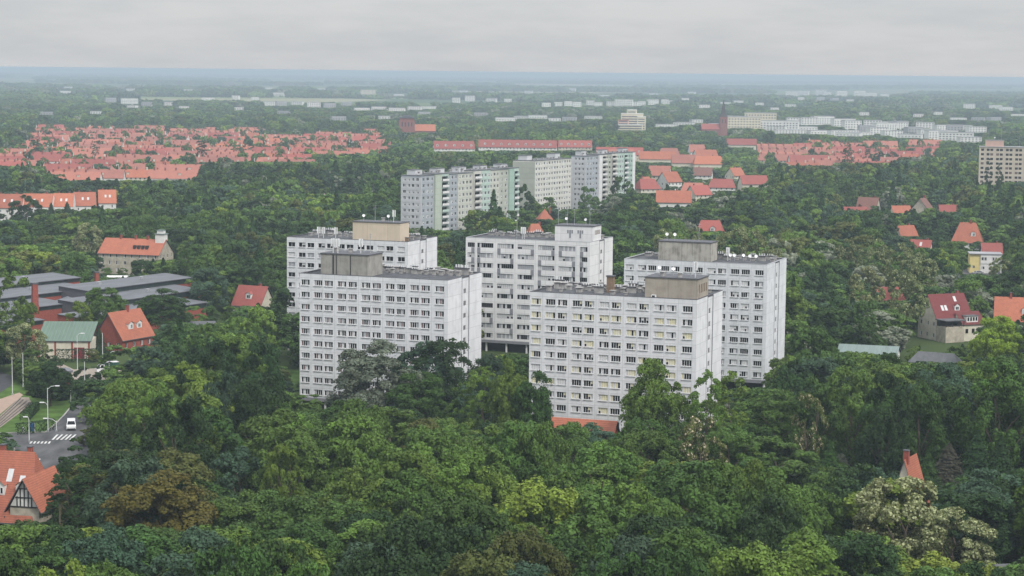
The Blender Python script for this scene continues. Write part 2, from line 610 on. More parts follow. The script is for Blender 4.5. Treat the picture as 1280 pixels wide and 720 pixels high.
# small roof furniture meshes shared by all blocks
def vent_mesh(s=1.0):
    mb = MB()
    mb.box(-0.42 * s, 0.42 * s, -0.42 * s, 0.42 * s, 0, 0.75 * s, M['vent'])
    mb.box(-0.56 * s, 0.56 * s, -0.56 * s, 0.56 * s, 0.85 * s, 0.95 * s, M['vent_cap'])
    for a in (-1, 1):
        for b in (-1, 1):
            mb.tube((a * .35 * s, b * .35 * s, .74 * s), (a * .35 * s, b * .35 * s, .86 * s), .05, .05, M['dark'], 5)
    return mb.mesh('roof_vent')


def chimney_mesh():
    mb = MB()
    mb.box(-0.9, 0.9, -0.35, 0.35, 0, 1.1, M['vent'])
    mb.box(-1.05, 1.05, -0.5, 0.5, 1.13, 1.27, M['cap_dark'])
    for x in (-0.6, 0, 0.6):
        mb.tube((x, 0, 1.26), (x, 0, 1.75), .14, .12, M['pale_metal'], 6)
    return mb.mesh('vent_block')


def dish_mesh():
    mb = MB()
    mb.tube((0, 0, 0), (0, 0, 1.4), .05, .05, M['metal'], 6)
    c = Vector((0, -0.12, 1.5))
    ax = Vector((0.2, -0.9, 0.35)).normalized()
    t = ax.orthogonal().normalized()
    u = ax.cross(t)
    k = len(mb.v)
    rings = [(0.0, 0.0), (0.24, 0.03), (0.42, 0.1)]
    mb.v.append(tuple(c))
    for r, d in rings[1:]:
        for i in range(10):
            a = 2 * math.pi * i / 10
            mb.v.append(tuple(c + (t * math.cos(a) + u * math.sin(a)) * r + ax * d))
    for i in range(10):
        j = (i + 1) % 10
        mb.f.append((k, k + 1 + i, k + 1 + j))
        mb.f.append((k + 1 + i, k + 11 + i, k + 11 + j, k + 1 + j))
        mb.m += [mb.mi(M['frame_white'])] * 2
    mb.tube(c, c + ax * 0.5, .025, .025, M['metal'], 4)
    return mb.mesh('satellite_dish')


def mast_mesh(h, arms):
    mb = MB()
    mb.tube((0, 0, 0), (0, 0, h), .07, .035, M['metal'], 6)
    for a in arms:
        mb.tube((-0.5, 0, h * a), (0.5, 0, h * a), .03, .03, M['metal'], 4)
        for x in (-0.4, -0.13, 0.13, 0.4):
            mb.tube((x, -0.35, h * a + .035), (x, 0.35, h * a + .035), .015, .015, M['metal'], 4)
    return mb.mesh('antenna_mast')


def tele_mesh(h):
    mb = MB()
    mb.tube((0, 0, 0), (0, 0, h), .09, .09, M['pale_metal'], 7)
    for k in range(3):
        a = 2 * math.pi * k / 3
        x, y = math.cos(a) * .38, math.sin(a) * .38
        mb.box(x - .13, x + .13, y - .08, y + .08, h - 1.7, h + .1, M['frame_white'])
        mb.tube((0, 0, h - 1.2), (x * .7, y * .7, h - 1.2), .03, .03, M['metal'], 4)
        mb.tube((0, 0, h - .4), (x * .7, y * .7, h - .4), .03, .03, M['metal'], 4)
    return mb.mesh('mobile_antenna')


VENT, VENT_L, CHB, DISH = vent_mesh(), vent_mesh(1.35), chimney_mesh(), dish_mesh()
MAST, MAST2, TELE = mast_mesh(4.5, (.8, .93)), mast_mesh(6.5, (.95,)), tele_mesh(3.2)
AC = MB().box(-.5, .5, -.25, .25, 0, .8, M['frame_white']).box(-.32, .32, -.262, -.252, .1, .7, M['dark']).mesh('ventilation_unit')

# ------------------------------------------------------------------ the five white blocks
ZT = 31.8
BL, BW, FH = 36.6, 20.6, 2.8
BANG = R(-20.5)
UB = Vector((math.cos(BANG), math.sin(BANG), 0))
VB = Vector((-math.sin(BANG), math.cos(BANG), 0))
FOOT = []          # (origin, U, V, L, W, margin) footprints where no tree may stand


def dorm(key, Fpx, Fpy, label, ptype, wallmat, win_sets, pent, clutter, seed):
    F = P(Fpx, Fpy, ZT)
    O = F - UB * BL
    root = empty('apartment_block', (O.x, O.y, 0), BANG)
    tag(root, label, 'apartment block', 'five white apartment blocks')
    FOOT.append((Vector((O.x, O.y, 0)), UB, VB, BL, BW, 4.0))
    r = random.Random(seed)
    z_soff = 3.35
    z_first = ZT - 1.35 - 1.3          # base of the top window row
    rows = [z_first - FH * k for k in range(10)]
    loggia = ptype == 'loggia'
    ww, wh = (4.83, 1.32) if loggia else (2.12, 1.28)
    holes, wins = [], []
    if loggia:
        cells = [(0.55, 2.15)] + [(3.45 + 6.03 * k, 4.83) for k in range(5)] + [(33.75, 2.15)]
    else:
        cells = [(0.42, 2.12)]
        for k in range(5):
            x = 3.62 + 5.96 * k
            cells += [(x, 2.12), (x + 2.65, 2.12)]
        cells += [(33.55, 2.12)]
    for z in rows:
        for (x, w) in cells:
            holes.append((x, x + w, z, z + wh))
            wins.append((x + w / 2, w, z))
    mb = MB()
    wall(mb, (0, 0, 0), (1, 0, 0), BL, z_soff, ZT, holes, wallmat)
    mb.build('front_wall', root)
    # side wall with the recessed stair strip
    s0, s1, gd = 0.40 * BW, 0.62 * BW, 0.10
    sw = MB()
    wall(sw, (BL, 0, 0), (0, 1, 0), s0, z_soff, ZT, [], wallmat)
    wall(sw, (BL, s1, 0), (0, 1, 0), BW - s1, z_soff, ZT, [], wallmat)
    sh = []
    for z in rows[:9]:
        sh.append((1.4, 2.9, z - 1.3, z - 0.1))
    wall(sw, (BL - gd, s0, 0), (0, 1, 0), s1 - s0, z_soff, ZT, sh, wallmat, depth=.15)
    for y, a, b in ((s0, 0, gd), (s1, gd, 0)):
        sw.poly([(BL - a, y, z_soff), (BL - b, y, z_soff), (BL - b, y, ZT), (BL - a, y, ZT)], M['spandrel'])
    for y in (s0 + .002, s1 - .152):
        sw.box(BL - gd + .001, BL + .06, y, y + .15, z_soff + .01, ZT - .01, M['spandrel'])
    # back and left walls
    wall(sw, (BL, BW, 0), (-1, 0, 0), BL, z_soff, ZT, [], wallmat)
    wall(sw, (0, BW, 0), (0, -1, 0), BW, z_soff, ZT, [], wallmat)
    sw.build('side_wall', root)
    for z in rows[:9]:
        put_window(root, STAIRW, (BL - gd, s0, 0), (0, 1, 0), 2.15, z - 1.29, 'stair_window', .1)
    # windows: the hundred uppermost as parts, the rest (behind the trees) as one
    rest = []
    for i, (xc, w, z) in enumerate(wins):
        vs = win_sets['narrow'] if w < 2.13 and not loggia else (win_sets['single'] if w < 3 else win_sets['wide'])
        mesh = r.choice(vs)
        if i < 100:
            put_window(root, mesh, (0, 0, 0), (1, 0, 0), xc, z)
        else:
            rest.append((mesh, (0, 0, 0), (1, 0, 0), xc, z, .16))
    if rest:
        join_windows(root, rest)
    if loggia:
        n = 0
        for k, z in enumerate(rows[:-1]):
            for c, (x, w) in enumerate(cells):
                q = r.random()
                if w < 3:
                    offs = [w - 1.0 if c == 0 else 0.0]
                elif q < 0.72:
                    offs = [0.0 if r.random() < .5 else w - 0.95]
                else:
                    offs = []
                for of in offs:
                    sp = MB()
                    sp.box(x + of, x + of + .95, -.025, .05, z - FH + wh + .03, z - .03, M['spandrel'])
                    sp.build('spandrel_panel', root)
                    n += 1
    # roof, parapet
    rf = MB()
    rf.poly([(.3, .3, ZT - .28), (BL - .3, .3, ZT - .28), (BL - .3, BW - .3, ZT - .28), (.3, BW - .3, ZT - .28)], M['roof_felt'])
    rf.build('roof', root)
    pp = MB()
    for (x0, x1, y0, y1) in ((0, BL, 0, .3), (0, BL, BW - .3, BW), (0, .3, .3, BW - .3), (BL - .3, BL, .3, BW - .3)):
        pp.box(x0 - .03, x1 + .03, y0 - .03 if y0 in (0, BW - .3) else y0, y1 + .03 if y1 in (.3, BW) else y1, ZT + .002, ZT + .10, M['metal'] if key in 'CE' else M['cap_dark'])
        pp.box(x0 + .01, x1 - .01, y0 + .01, y1 - .01, ZT - .3, ZT, M['cap_dark'], skip='b')
    pp.build('parapet', root)
    # soffit band and recessed ground floor on columns
    g = MB()
    g.box(-.15, BL + .15, -.15, BW + .15, 2.55, z_soff - .002, M['spandrel'])
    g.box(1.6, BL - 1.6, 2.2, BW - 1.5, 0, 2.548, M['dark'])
    g.build('ground_floor', root)
    for k in range(7):
        c = MB()
        c.box(k * 6.0 + .1, k * 6.0 + .5, .3, .7, 0, 2.548, M['white_warm'])
        c.build('column', root)
    # penthouse
    (x0, x1, y0, y1, hp, pm) = pent
    pb = MB()
    hl, side = [], []
    if key == 'D':
        side = [(1.0 + 1.35 * k, 1.6 + 1.35 * k, ZT + 1.1, ZT + 2.9) for k in range(5)]
    if key == 'C':
        side = [(1.2 + 1.0 * k, 1.75 + 1.0 * k, ZT + 1.7, ZT + 2.9) for k in range(5)]
    zb = ZT - .29
    wall(pb, (x0, y0, 0), (1, 0, 0), x1 - x0, zb, ZT + hp, hl, pm)
    wall(pb, (x1, y0, 0), (0, 1, 0), y1 - y0, zb, ZT + hp, side, pm, inner=M['brown'])
    wall(pb, (x1, y1, 0), (-1, 0, 0), x1 - x0, zb, ZT + hp, [], pm)
    wall(pb, (x0, y1, 0), (0, -1, 0), y1 - y0, zb, ZT + hp, [], pm)
    ph = pb.build('penthouse', root)
    q = MB()
    q.box(x0 - .15, x1 + .15, y0 - .15, y1 + .15, ZT + hp + .002, ZT + hp + .22, M['cap_dark'])
    q.build('penthouse_roof', ph)
    for (u0, u1, a, b) in side:
        sl = MB()
        sl.box(-(u1 - u0) / 2 + .01, (u1 - u0) / 2 - .01, 0, .03, 0.01, b - a - .01, M['brown'])
        put_window(ph, sl.mesh('slit_window'), (x1, y0, 0), (0, 1, 0), (u0 + u1) / 2, a, 'slit_window', .14)
    if key == 'B':
        for xx, w in ((x0 + 3.0, .3), (x0 + 3.9, .12), (x0 + 7.4, .14)):
            c = MB()
            c.box(xx, xx + w, y0 - .12, y0 - .004, ZT - .2, ZT + hp - .1, M['dark'])
            c.build('drain_pipe', ph)
    if key == 'C':
        for xx in (x0 + 3.6, x0 + 6.6):
            for k in range(3):
                c = MB()
                c.box(xx + k * .62, xx + k * .62 + .42, y0 - .05, y0 - .004, ZT + 2.0 - (k == 1) * 1.3, ZT + 2.9, M['spandrel'])
                c.build('louvre', ph)
    # clutter
    zr = ZT - .28
    nv = 0
    spots = []
    for (yy, st, jit) in clutter['rows']:
        x = 1.5 + r.random()
        while x < BL - 1.2:
            if not (x0 - 1.3 < x < x1 + 1.3 and y0 - 1.0 < yy < y1 + 1.0):
                spots.append((x, yy + r.uniform(-jit, jit)))
            x += st * r.uniform(.75, 1.3)
    for (x, y) in spots[:80]:
        w = r.random()
        me, nm = (VENT, 'roof_vent') if w < .5 else ((VENT_L, 'roof_vent') if w < .7 else (CHB, 'vent_block'))
        vo = inst(nm, me, root, (x, y, zr), r.uniform(-.15, .15))
        q = r.uniform(.7, 1.1)
        vo.scale = (q, q, q * r.uniform(.7, 1.25))
    for (x, y, kind, on) in clutter['extra']:
        z = ZT + hp + .22 if on else zr
        me, nm = {'dish': (DISH, 'satellite_dish'), 'mast': (MAST, 'antenna_mast'), 'tall': (MAST2, 'antenna_mast'), 'tele': (TELE, 'mobile_antenna'), 'ac': (AC, 'ventilation_unit'), 'vent': (VENT, 'roof_vent')}[kind]
        inst(nm, me, root, (x, y, z), r.uniform(-.4, .4))
    return root


def set_A():
    return variants('window', 2.12, 1.28, 2, 12, M['frame_white'], M['frame_white'], [('curtain_grey', 2.2), ('curtain', 2.5), ('glass', 3.6)], .35, 3)


STAIRW = window_mesh('stair_window', 1.48, 1.18, [(M['glass'], ''), (M['glass'], '')], M['frame_white'])
WA = {'narrow': set_A()}
WBset = {'narrow': [window_mesh('window', 2.12, 1.28, [(M[a], '') for a in p], M['frame_white'], M['frame_white'], .085) for p in (
    ('curtain_brown', 'glass', 'curtain_grey', 'glass'), ('glass', 'curtain', 'glass', 'glass'), ('glass', 'glass', 'curtain_grey', 'glass'),
    ('curtain_grey', 'glass', 'glass', 'glass'), ('curtain_grey', 'curtain_brown', 'curtain_grey', 'glass'), ('glass', 'curtain_grey', 'curtain_brown', 'glass'),
    ('curtain_brown', 'glass', 'glass', 'curtain_grey'), ('glass', 'curtain_brown', 'curtain', 'glass'))]}
WD = {'narrow': variants('window', 2.12, 1.28, 4, 14, M['frame_white'], M['frame_white'], [('curtain_cream', 2.6), ('glass', 4.0), ('curtain', 1.2)], .25, 5)}
WE = {'narrow': variants('window', 2.12, 1.28, 4, 14, M['frame_white'], M['frame_white'], [('curtain', 3.2), ('glass', 3.0), ('curtain_grey', 1.2)], .2, 6)}
WC = {'single': variants('window', 2.14, 1.31, 4, 8, M['frame_grey'], None, [('curtain', 3.0), ('glass', 2.0), ('curtain_grey', 1.5)], .2, 7),
      'wide': variants('window', 4.82, 1.31, 8, 16, M['frame_grey'], None, [('curtain', 3.4), ('glass', 1.3), ('curtain_grey', 1.6)], .15, 18)}

dorm('A', 510, 302.5, 'white slab block with beige rooftop hut, rear left of the five', 'plain', M['white'], WA,
     (19.4, 33.6, 1.5, 7.5, 4.8, M['beige']),
     {'rows': [(15, 1.6, .8), (17.5, 2.0, .8), (11, 2.4, .8)],
      'extra': [(22, 3, 'dish', 1), (25, 4, 'mast', 1), (27, 5, 'vent', 1), (29, 4, 'dish', 1), (31, 3, 'tele', 1), (14, 2, 'tele', 0), (9, 1.5, 'tele', 0), (10.5, 1.5, 'tele', 0)]}, 21)
dorm('B', 560, 350.6, 'white slab block with grey concrete rooftop hut, front left of the five', 'plain', M['white'], WBset,
     (4.4, 16.3, 2.0, 9.8, 4.5, M['concrete']),
     {'rows': [(16.5, 1.25, .7), (13, 1.8, .7), (18.5, 1.8, .5)],
      'extra': [(7, 3, 'tele', 1), (8.2, 3, 'tele', 1), (13, 5, 'tele', 1), (14.5, 7, 'mast', 1), (10, 6, 'vent', 1), (6, 7, 'vent', 1)]}, 22)
dorm('C', 737.5, 303.1, 'white block with dark framed windows and white rooftop hut, rear middle of five', 'loggia', M['white_warm'], WC,
     (25.0, 36.25, 4.0, 10.8, 4.0, M['white_warm']),
     {'rows': [(14, 1.5, .8), (17, 1.8, .8)],
      'extra': [(13, 6, 'tall', 0), (14.6, 6, 'tele', 0), (15.2, 6, 'tele', 0), (25.6, 5, 'tall', 1), (28, 6, 'tall', 1), (30, 6, 'mast', 1), (33, 7, 'dish', 1), (34.5, 6, 'mast', 1), (27, 8, 'dish', 1)]}, 23)
dorm('D', 871.5, 375, 'white slab block with cream curtains and tan rooftop hut, front right of five', 'plain', M['white'], WD,
     (24.9, 36.25, 1.6, 9.8, 4.0, M['tan']),
     {'rows': [(10.5, 1.5, .9), (14, 1.5, .8), (17, 1.8, .8), (6, 3.4, .9)],
      'extra': [(28, 4, 'vent', 1), (30, 5, 'dish', 1), (32, 3, 'vent', 1), (33.5, 6, 'mast', 1), (35, 4, 'tele', 1), (26.5, 7, 'dish', 1), (27, 1.0, 'ac', 0)]}, 24)
dorm('E', 959.4, 331.2, 'weathered white slab block with stained concrete rooftop hut, rear right of five', 'plain', M['white_dirty'], WE,
     (7.4, 21.0, 5.0, 11.0, 4.3, M['concrete_stained']),
     {'rows': [(13.5, 2.2, .9), (17, 1.9, .9)],
      'extra': [(9, 7, 'dish', 1), (11, 7, 'dish', 1), (17, 8, 'mast', 1), (25, 9, 'dish', 0), (26, 9, 'dish', 0), (28, 10, 'dish', 0), (30, 9, 'dish', 0), (31.5, 9, 'dish', 0), (24, 10, 'tele', 0)]}, 25)
# the brick flue that rises from the roof of the front right block
fl = MB()
fl.box(-.75, .75, -.55, .55, 0, 3.4, M['brown'])
fl.box(-.9, .9, -.7, .7, 3.403, 3.65, M['cap_dark'])
FLUE = fl.mesh('brick_flue')
for o in list(COL.objects):
    if o.get('label', '').startswith('white slab block with cream'):
        inst('brick_flue', FLUE, o, (15.2, 8.5, ZT - .28))
    if o.get('label', '').startswith('white slab block with beige'):
        inst('brick_flue', FLUE, o, (35.0, 3.0, ZT - .28)).scale = (.6, .6, .35)


# ------------------------------------------------------------------ coloured slab blocks farther back
def slab(name_label, origin, rz, depth, zt, end_mat, segs, group, end_windows=True, seed=3, end_blank=False, cat='apartment block'):
    """long block: local x along the facade (seen from -y), its near end at x=0; segs = (len, material, kind, step, extra height)"""
    root = empty('apartment_block', origin, rz)
    tag(root, name_label, cat, group)
    L = sum(s[0] for s in segs)
    FOOT.append((Vector(origin), Vector((math.cos(rz), math.sin(rz), 0)), Vector((-math.sin(rz), math.cos(rz), 0)), L, depth, 4.0))
    r = random.Random(seed)
    fh = 2.8
    nfl = int((zt - 2.2) / fh)
    rows = [zt - 1.9 - fh * k for k in range(nfl)]
    x = 0.0
    wins = []
    for (ln, mat, kind, step, dz) in segs:
        y0 = step
        top = zt + dz
        holes = []
        if kind == 'balcony':
            # open loggia: deep recess with railing panels in front of it
            for z in rows:
                holes.append((.35, ln - .35, z - .75, z + 1.35))
        elif kind != 'blank':
            k = max(1, int(ln / 3.0))
            for z in rows:
                for i in range(k):
                    c = ln * (i + .5) / k
                    w = 1.5 if i % 2 == 0 else 1.9
                    if k == 1:
                        w = min(1.8, ln * .5)
                    holes.append((c - w / 2, c + w / 2, z - .1, z + 1.3))
                    wins.append((x + c, y0, z - .1, w))
        mb = MB()
        wall(mb, (x, y0, 0), (1, 0, 0), ln, 0, top, holes, mat, depth=.9 if kind == 'balcony' else .2, inner=mat)
        mb.poly([(x, depth + y0 * .3, 0), (x, y0, 0), (x, y0, top), (x, depth + y0 * .3, top)], mat)
        mb.poly([(x + ln, y0, 0), (x + ln, depth + y0 * .3, 0), (x + ln, depth + y0 * .3, top), (x + ln, y0, top)], mat)
        mb.poly([(x + ln, depth + y0 * .3, 0), (x, depth + y0 * .3, 0), (x, depth + y0 * .3, top), (x + ln, depth + y0 * .3, top)], mat)
        mb.build('facade_section', root)
        if kind == 'balcony':
            for z in rows:
                b = MB()
                b.box(x + .2, x + ln - .2, y0 - .55, y0 - .47, z - .8, z + .25, r.choice([M['white_warm'], M['white_warm'], mat]))
                b.box(x + .25, x + ln - .25, y0 - .465, y0 - .01, z - .9, z - .802, M['offwhite'])
                b.build('balcony', root)
                gl = MB()
                gl.box(x + .37, x + ln - .37, y0 + .8, y0 + .85, z - .74, z + 1.34, M['glass'])
                gl.build('balcony_door', root)
        rf = MB()
        rf.box(x - .1, x + ln + .1, y0 - .15, depth + y0 * .3 + .15, top + .004, top + .3, M['slate'])
        rf.build('roof', root)
        x += ln
    # end face towards the camera
    eh = []
    if not end_blank:
        for z in rows:
            for (c, w) in ((2.0, 1.4), (4.4, 1.4), (6.6, 1.2), (9.0, 1.5)):
                if c + w < depth:
                    eh.append((depth - c - w / 2, depth - c + w / 2, z - .1, z + 1.25))
    mb = MB()
    wall(mb, (-.35, depth, 0), (0, -1, 0), depth, 0, zt - .6, eh, end_mat)
    mb.poly([(-.35, 0, 0), (-.002, 0, 0), (-.002, 0, zt - .6), (-.35, 0, zt - .6)], end_mat)
    mb.poly([(-.35, 0, zt - .6), (-.002, 0, zt - .6), (-.002, depth, zt - .6), (-.35, depth, zt - .6)], end_mat)
    mb.build('end_wall', root)
    allw = [((-.35, depth, 0), (0, -1, 0), (a + b) / 2, z0, b - a) for (a, b, z0, z1) in eh]
    allw += [((0, y0, 0), (1, 0, 0), xc, z, w) for (xc, y0, z, w) in sorted(wins, key=lambda q: -q[2])]
    bank = {}
    rest = []
    for i, (O, U, uc, z, w) in enumerate(allw):
        key = round(w, 2)
        if key not in bank:
            bank[key] = variants('window', w - .01, 1.34, 2, 5, M['frame_white'], None, [('glass', 2.5), ('curtain_grey', 2.2), ('curtain', 1.0)], .1, 9)
        me = r.choice(bank[key])
        if i < 100:
            put_window(root, me, O, U, uc, z, 'window', .15)
        else:
            rest.append((me, O, U, uc, z, .15))
    if rest:
        join_windows(root, rest)
    # stair heads and lift rooms
    for k in range(max(2, int(L / 16))):
        hx = 5 + k * (L - 10) / max(1, int(L / 16) - 1)
        h = MB()
        h.box(hx - 3.0, hx + 3.0, depth * .45, depth * .85, zt + .31, zt + 2.7, M['lilac'])
        h.box(hx - 3.2, hx + 3.2, depth * .45 - .2, depth * .85 + .2, zt + 2.703, zt + 2.9, M['slate'])
        h.build('lift_room', root)
    for k in range(int(L / 5)):
        inst('roof_vent', VENT, root, (2 + k * 5 + r.uniform(-1, 1), depth * r.uniform(.2, .4), zt + .3 + max(s[4] for s in segs)), 0)
    return root


of = P(527, 222.5, 30.3)
slab('pale block with grey, lime and mint balcony facade, nearer of the coloured blocks', (of.x, of.y, 0), R(60), 10.8, 30.9, M['lilac'],
     [(10.5, M['bluegrey'], 'win', 0, .2), (5.5, M['sage'], 'blank', -.8, .6), (6, M['mint'], 'balcony', -.6, .6), (9.5, M['bluegrey'], 'win', .4, 0),
      (13, M['cream_green'], 'win', .2, 0), (6, M['offwhite'], 'balcony', -.8, .9), (9, M['mint'], 'win', -.6, .9), (9.5, M['cream_green'], 'win', 0, .5),
      (8.5, M['greygreen'], 'win', 0, .5), (4.5, M['green_wall'], 'blank', -.6, .9), (4.5, M['mint'], 'balcony', -.6, .9)], 'coloured apartment slabs', seed=31)
og = P(669, 203.0, 31.0)
slab('cream block with blank grey-green end wall, middle of the coloured blocks', (og.x, og.y, 0), R(63), 13.0, 31.6, M['greygreen'],
     [(44, M['offwhite'], 'win', 0, 0)], 'coloured apartment slabs', seed=32, end_blank=True)
oh = P(733, 197.0, 31.6)
slab('slab with blue-grey and mint balcony facade, farthest of the coloured blocks', (oh.x, oh.y, 0), R(60), 9.4, 32.2, M['lilac'],
     [(14, M['bluegrey'], 'win', 0, 0), (4, M['white_warm'], 'blank', -.8, .4), (6, M['offwhite'], 'balcony', -.4, .4), (6, M['greygreen'], 'win', .2, .4),
      (6, M['offwhite'], 'balcony', -.5, .7), (9, M['mint'], 'win', -.3, .7), (5, M['mint'], 'balcony', -.5, .7), (6, M['green_wall'], 'win', -.3, .7), (4, M['white_warm'], 'blank', 0, .7)],
     'coloured apartment slabs', seed=33)


def tower_hotel():
    D = 1270
    O = Vector((PD(1221.5, D), D, 0))
    rz = R(-12)
    root = empty('apartment_block', O, rz)
    tag(root, 'beige grid block with dark square windows, at the right edge behind trees', 'apartment block')
    FOOT.append((O, Vector((math.cos(rz), math.sin(rz), 0)), Vector((-math.sin(rz), math.cos(rz), 0)), 42, 12, 5))
    zt = 35.0
    L = 42.0
    holes = []
    rows = [zt - 2.2 - 2.8 * k for k in range(11)]
    for z in rows:
        for k in range(7):
            for c in ((1.0,) if k == 0 else (-.2, 2.0)):
                x = k * 5.75 + c + (0 if k == 0 else -1.2)
                holes.append((x, x + 1.75, z - .2, z + 1.25))
    mb = MB()
    wall(mb, (0, 0, 0), (1, 0, 0), L, 0, zt, holes, M['tan_light'])
    mb.box(0, L, .3, 12, 0, zt - .01, M['tan_light'], skip='f')
    mb.build('front_wall', root)
    for k in range(8):
        pl = MB()
        x = max(.02, k * 5.75 - 1.9)
        pl.box(x, x + .38, -.25, -.003, 0, zt, M['tan_light'])
        pl.build('pilaster', root)
    rr = random.Random(4)
    vs = variants('window', 1.73, 1.44, 2, 6, M['frame_dark'], None, [('glass', 4), ('curtain_brown', 1)], 0, 12)
    rest = []
    for i, h in enumerate(holes):
        if i < 100:
            put_window(root, rr.choice(vs), (0, 0, 0), (1, 0, 0), (h[0] + h[1]) / 2, h[2], 'window', .18)
        else:
            rest.append((rr.choice(vs), (0, 0, 0), (1, 0, 0), (h[0] + h[1]) / 2, h[2], .18))
    join_windows(root, rest)
    rf = MB()
    rf.box(-.2, L + .2, -.4, 12.2, zt + .004, zt + .3, M['town_roof'])
    rf.build('roof', root)
    ph = MB()
    ph.box(3.5, 14.5, 3, 9, zt + .304, zt + 4.0, M['pinkish'])
    ph.box(3.3, 14.7, 2.8, 9.2, zt + 4.003, zt + 4.2, M['town_roof'])
    ph.build('penthouse', root)
    for (x, me) in ((5, MAST), (9, DISH), (13, MAST2), (24, MAST2)):
        inst('antenna_mast' if me is not DISH else 'satellite_dish', me, root, (x, 5, zt + (4.2 if x < 15 else .3)))


M['tan_light'] = simple('beige_concrete', (0.52, 0.46, 0.38), 0.9, var=0.12, scale=.3)
M['pinkish'] = simple('pinkish_render', (0.50, 0.34, 0.28), 0.9, var=0.12, scale=.3)
tower_hotel()

# ------------------------------------------------------------------ houses
CLEAR = []       # sight lines the photo shows free: (px0, px1, lowest visible row, depth of what is seen)


def gable_roof(L, W, he, hr, oh, roof, hip=0.0, t=0.22):
    mb = MB()
    a, b = L / 2 + oh, W / 2 + oh
    drop = (hr - he) * oh / (W / 2)
    ze = he - drop
    r = a - hip * b
    tops = [[(-a, -b, ze), (a, -b, ze), (r, 0, hr), (-r, 0, hr)], [(a, b, ze), (-a, b, ze), (-r, 0, hr), (r, 0, hr)]]
    if hip > 0:
        zr = hr
        tops += [[(a, -b, ze), (a, b, ze), (r, 0, zr)], [(-a, b, ze), (-a, -b, ze), (-r, 0, zr)]]
    for p in tops:
        q = [(x, y, z - t) for x, y, z in p]
        mb.poly(p, roof)
        mb.poly(q[::-1], M['timber'])
        for i in range(len(p)):
            j = (i + 1) % len(p)
            mb.poly([q[i], q[j], p[j], p[i]], M['cap_dark'] if t > .15 else roof)
    return mb


WIN_H = {}


def house_window(w=1.1, h=1.4, frame='frame_white'):
    k = (w, h, frame)
    if k not in WIN_H:
        WIN_H[k] = [window_mesh('window', w - .01, h - .01, [(M[a], ''), (M[b], '')], M[frame]) for a, b in (('glass', 'glass'), ('glass', 'curtain_grey'), ('curtain', 'glass'))]
    return RND.choice(WIN_H[k])


def house(label, X, Y, rz, L, W, he, hr, roof='orange_tile', wallm='cream_wall', hip=0.0, chims=((.3, .1),), dormers=(), windows=True,
          oh=.5, cat='house', group=None, skylights=(), name='house', floors=2, gable=None, foot=2.0):
    root = empty(name, (X, Y, 0), rz)
    tag(root, label, cat, group)
    c, s = math.cos(rz), math.sin(rz)
    U, V = Vector((c, s, 0)), Vector((-s, c, 0))
    FOOT.append((Vector((X, Y, 0)) - U * L / 2 - V * W / 2, U, V, L, W, foot))
    wm = M[wallm]
    gm = M[gable] if gable else wm
    mb = MB()
    wl = []
    sides = [((-L / 2, -W / 2, 0), (1, 0, 0), L), ((L / 2, -W / 2, 0), (0, 1, 0), W), ((L / 2, W / 2, 0), (-1, 0, 0), L), ((-L / 2, W / 2, 0), (0, -1, 0), W)]
    fhh = he / floors
    for si, (O, U2, w) in enumerate(sides):
        holes = []
        if windows and si != 2:
            n = max(2, int(w / 3.0))
            for f in range(floors):
                for i in range(n):
                    u = w * (i + .5) / n
                    z = f * fhh + .95
                    if z + 1.45 < he:
                        holes.append((u - .55, u + .55, z, z + 1.4))
        wall(mb, O, U2, w, 0, he, holes, wm, depth=.18)
        for h in holes:
            wl.append((O, U2, (h[0] + h[1]) / 2, h[2]))
    if hip == 0:
        for sx in (-1, 1):
            x = sx * L / 2
            pts = [(x, -W / 2 * sx, he), (x, W / 2 * sx, he), (x, 0, hr - .12)]
            mb.poly(pts, gm)
    mb.build('wall', root)
    for (O, U2, u, z) in wl:
        put_window(root, house_window(), O, U2, u, z + .005, 'window', .13)
    rf = gable_roof(L, W, he, hr, oh, M[roof], hip).build('roof', root)
    for (fx, fy) in chims:
        x, y = fx * L, fy * W
        zt = hr - abs(y) / (W / 2) * (hr - he)
        ch = MB()
        ch.box(x - .35, x + .35, y - .45, y + .45, zt - .9, max(zt, hr - .6) + 1.3, M['brick'])
        ch.box(x - .42, x + .42, y - .52, y + .52, max(zt, hr - .6) + 1.303, max(zt, hr - .6) + 1.45, M['cap_dark'])
        ch.build('chimney', rf)
    for (fx, kind) in dormers:
        x = fx * L
        yb = -W * .36
        zb = he + (hr - he) * (1 - abs(yb) / (W / 2))
        d = MB()
        w, h = (.75, 1.7) if kind == 'tall' else (1.0, 1.5)
        yk = yb + h / ((hr - he) / (W / 2)) + .5
        d.box(x - w, x + w, yb, yk, zb - .35, zb + h, M['white_wall'])
        d.poly([(x - w - .15, yb - .25, zb + h + .01), (x, yb - .25, zb + h + .75), (x, yk + 1.0, zb + h + .75), (x - w - .15, yk + .3, zb + h + .01)], M[roof])
        d.poly([(x, yb - .25, zb + h + .75), (x + w + .15, yb - .25, zb + h + .01), (x + w + .15, yk + .3, zb + h + .01), (x, yk + 1.0, zb + h + .75)], M[roof])
        d.poly([(x - w, yb - .02, zb + h + .01), (x + w, yb - .02, zb + h + .01), (x, yb - .02, zb + h + .68)], M['white_wall'])
        dm = d.build('dormer', rf)
        put_window(dm, house_window(w * 1.3, 1.1, 'frame_white'), (x, yb, 0), (1, 0, 0), 0, zb + .2, 'window', -.04)
    for (fx, fy) in skylights:
        x, y = fx * L, -fy * W
        sl = (hr - he) / (W / 2)
        z = he + (W / 2 - abs(y)) * sl
        k = MB()
        k.poly([(x - .5, y - .6, z - .6 * sl + .06), (x + .5, y - .6, z - .6 * sl + .06), (x + .5, y + .6, z + .6 * sl + .06), (x - .5, y + .6, z + .6 * sl + .06)], M['curtain'])
        k.build('skylight', rf)
    return root


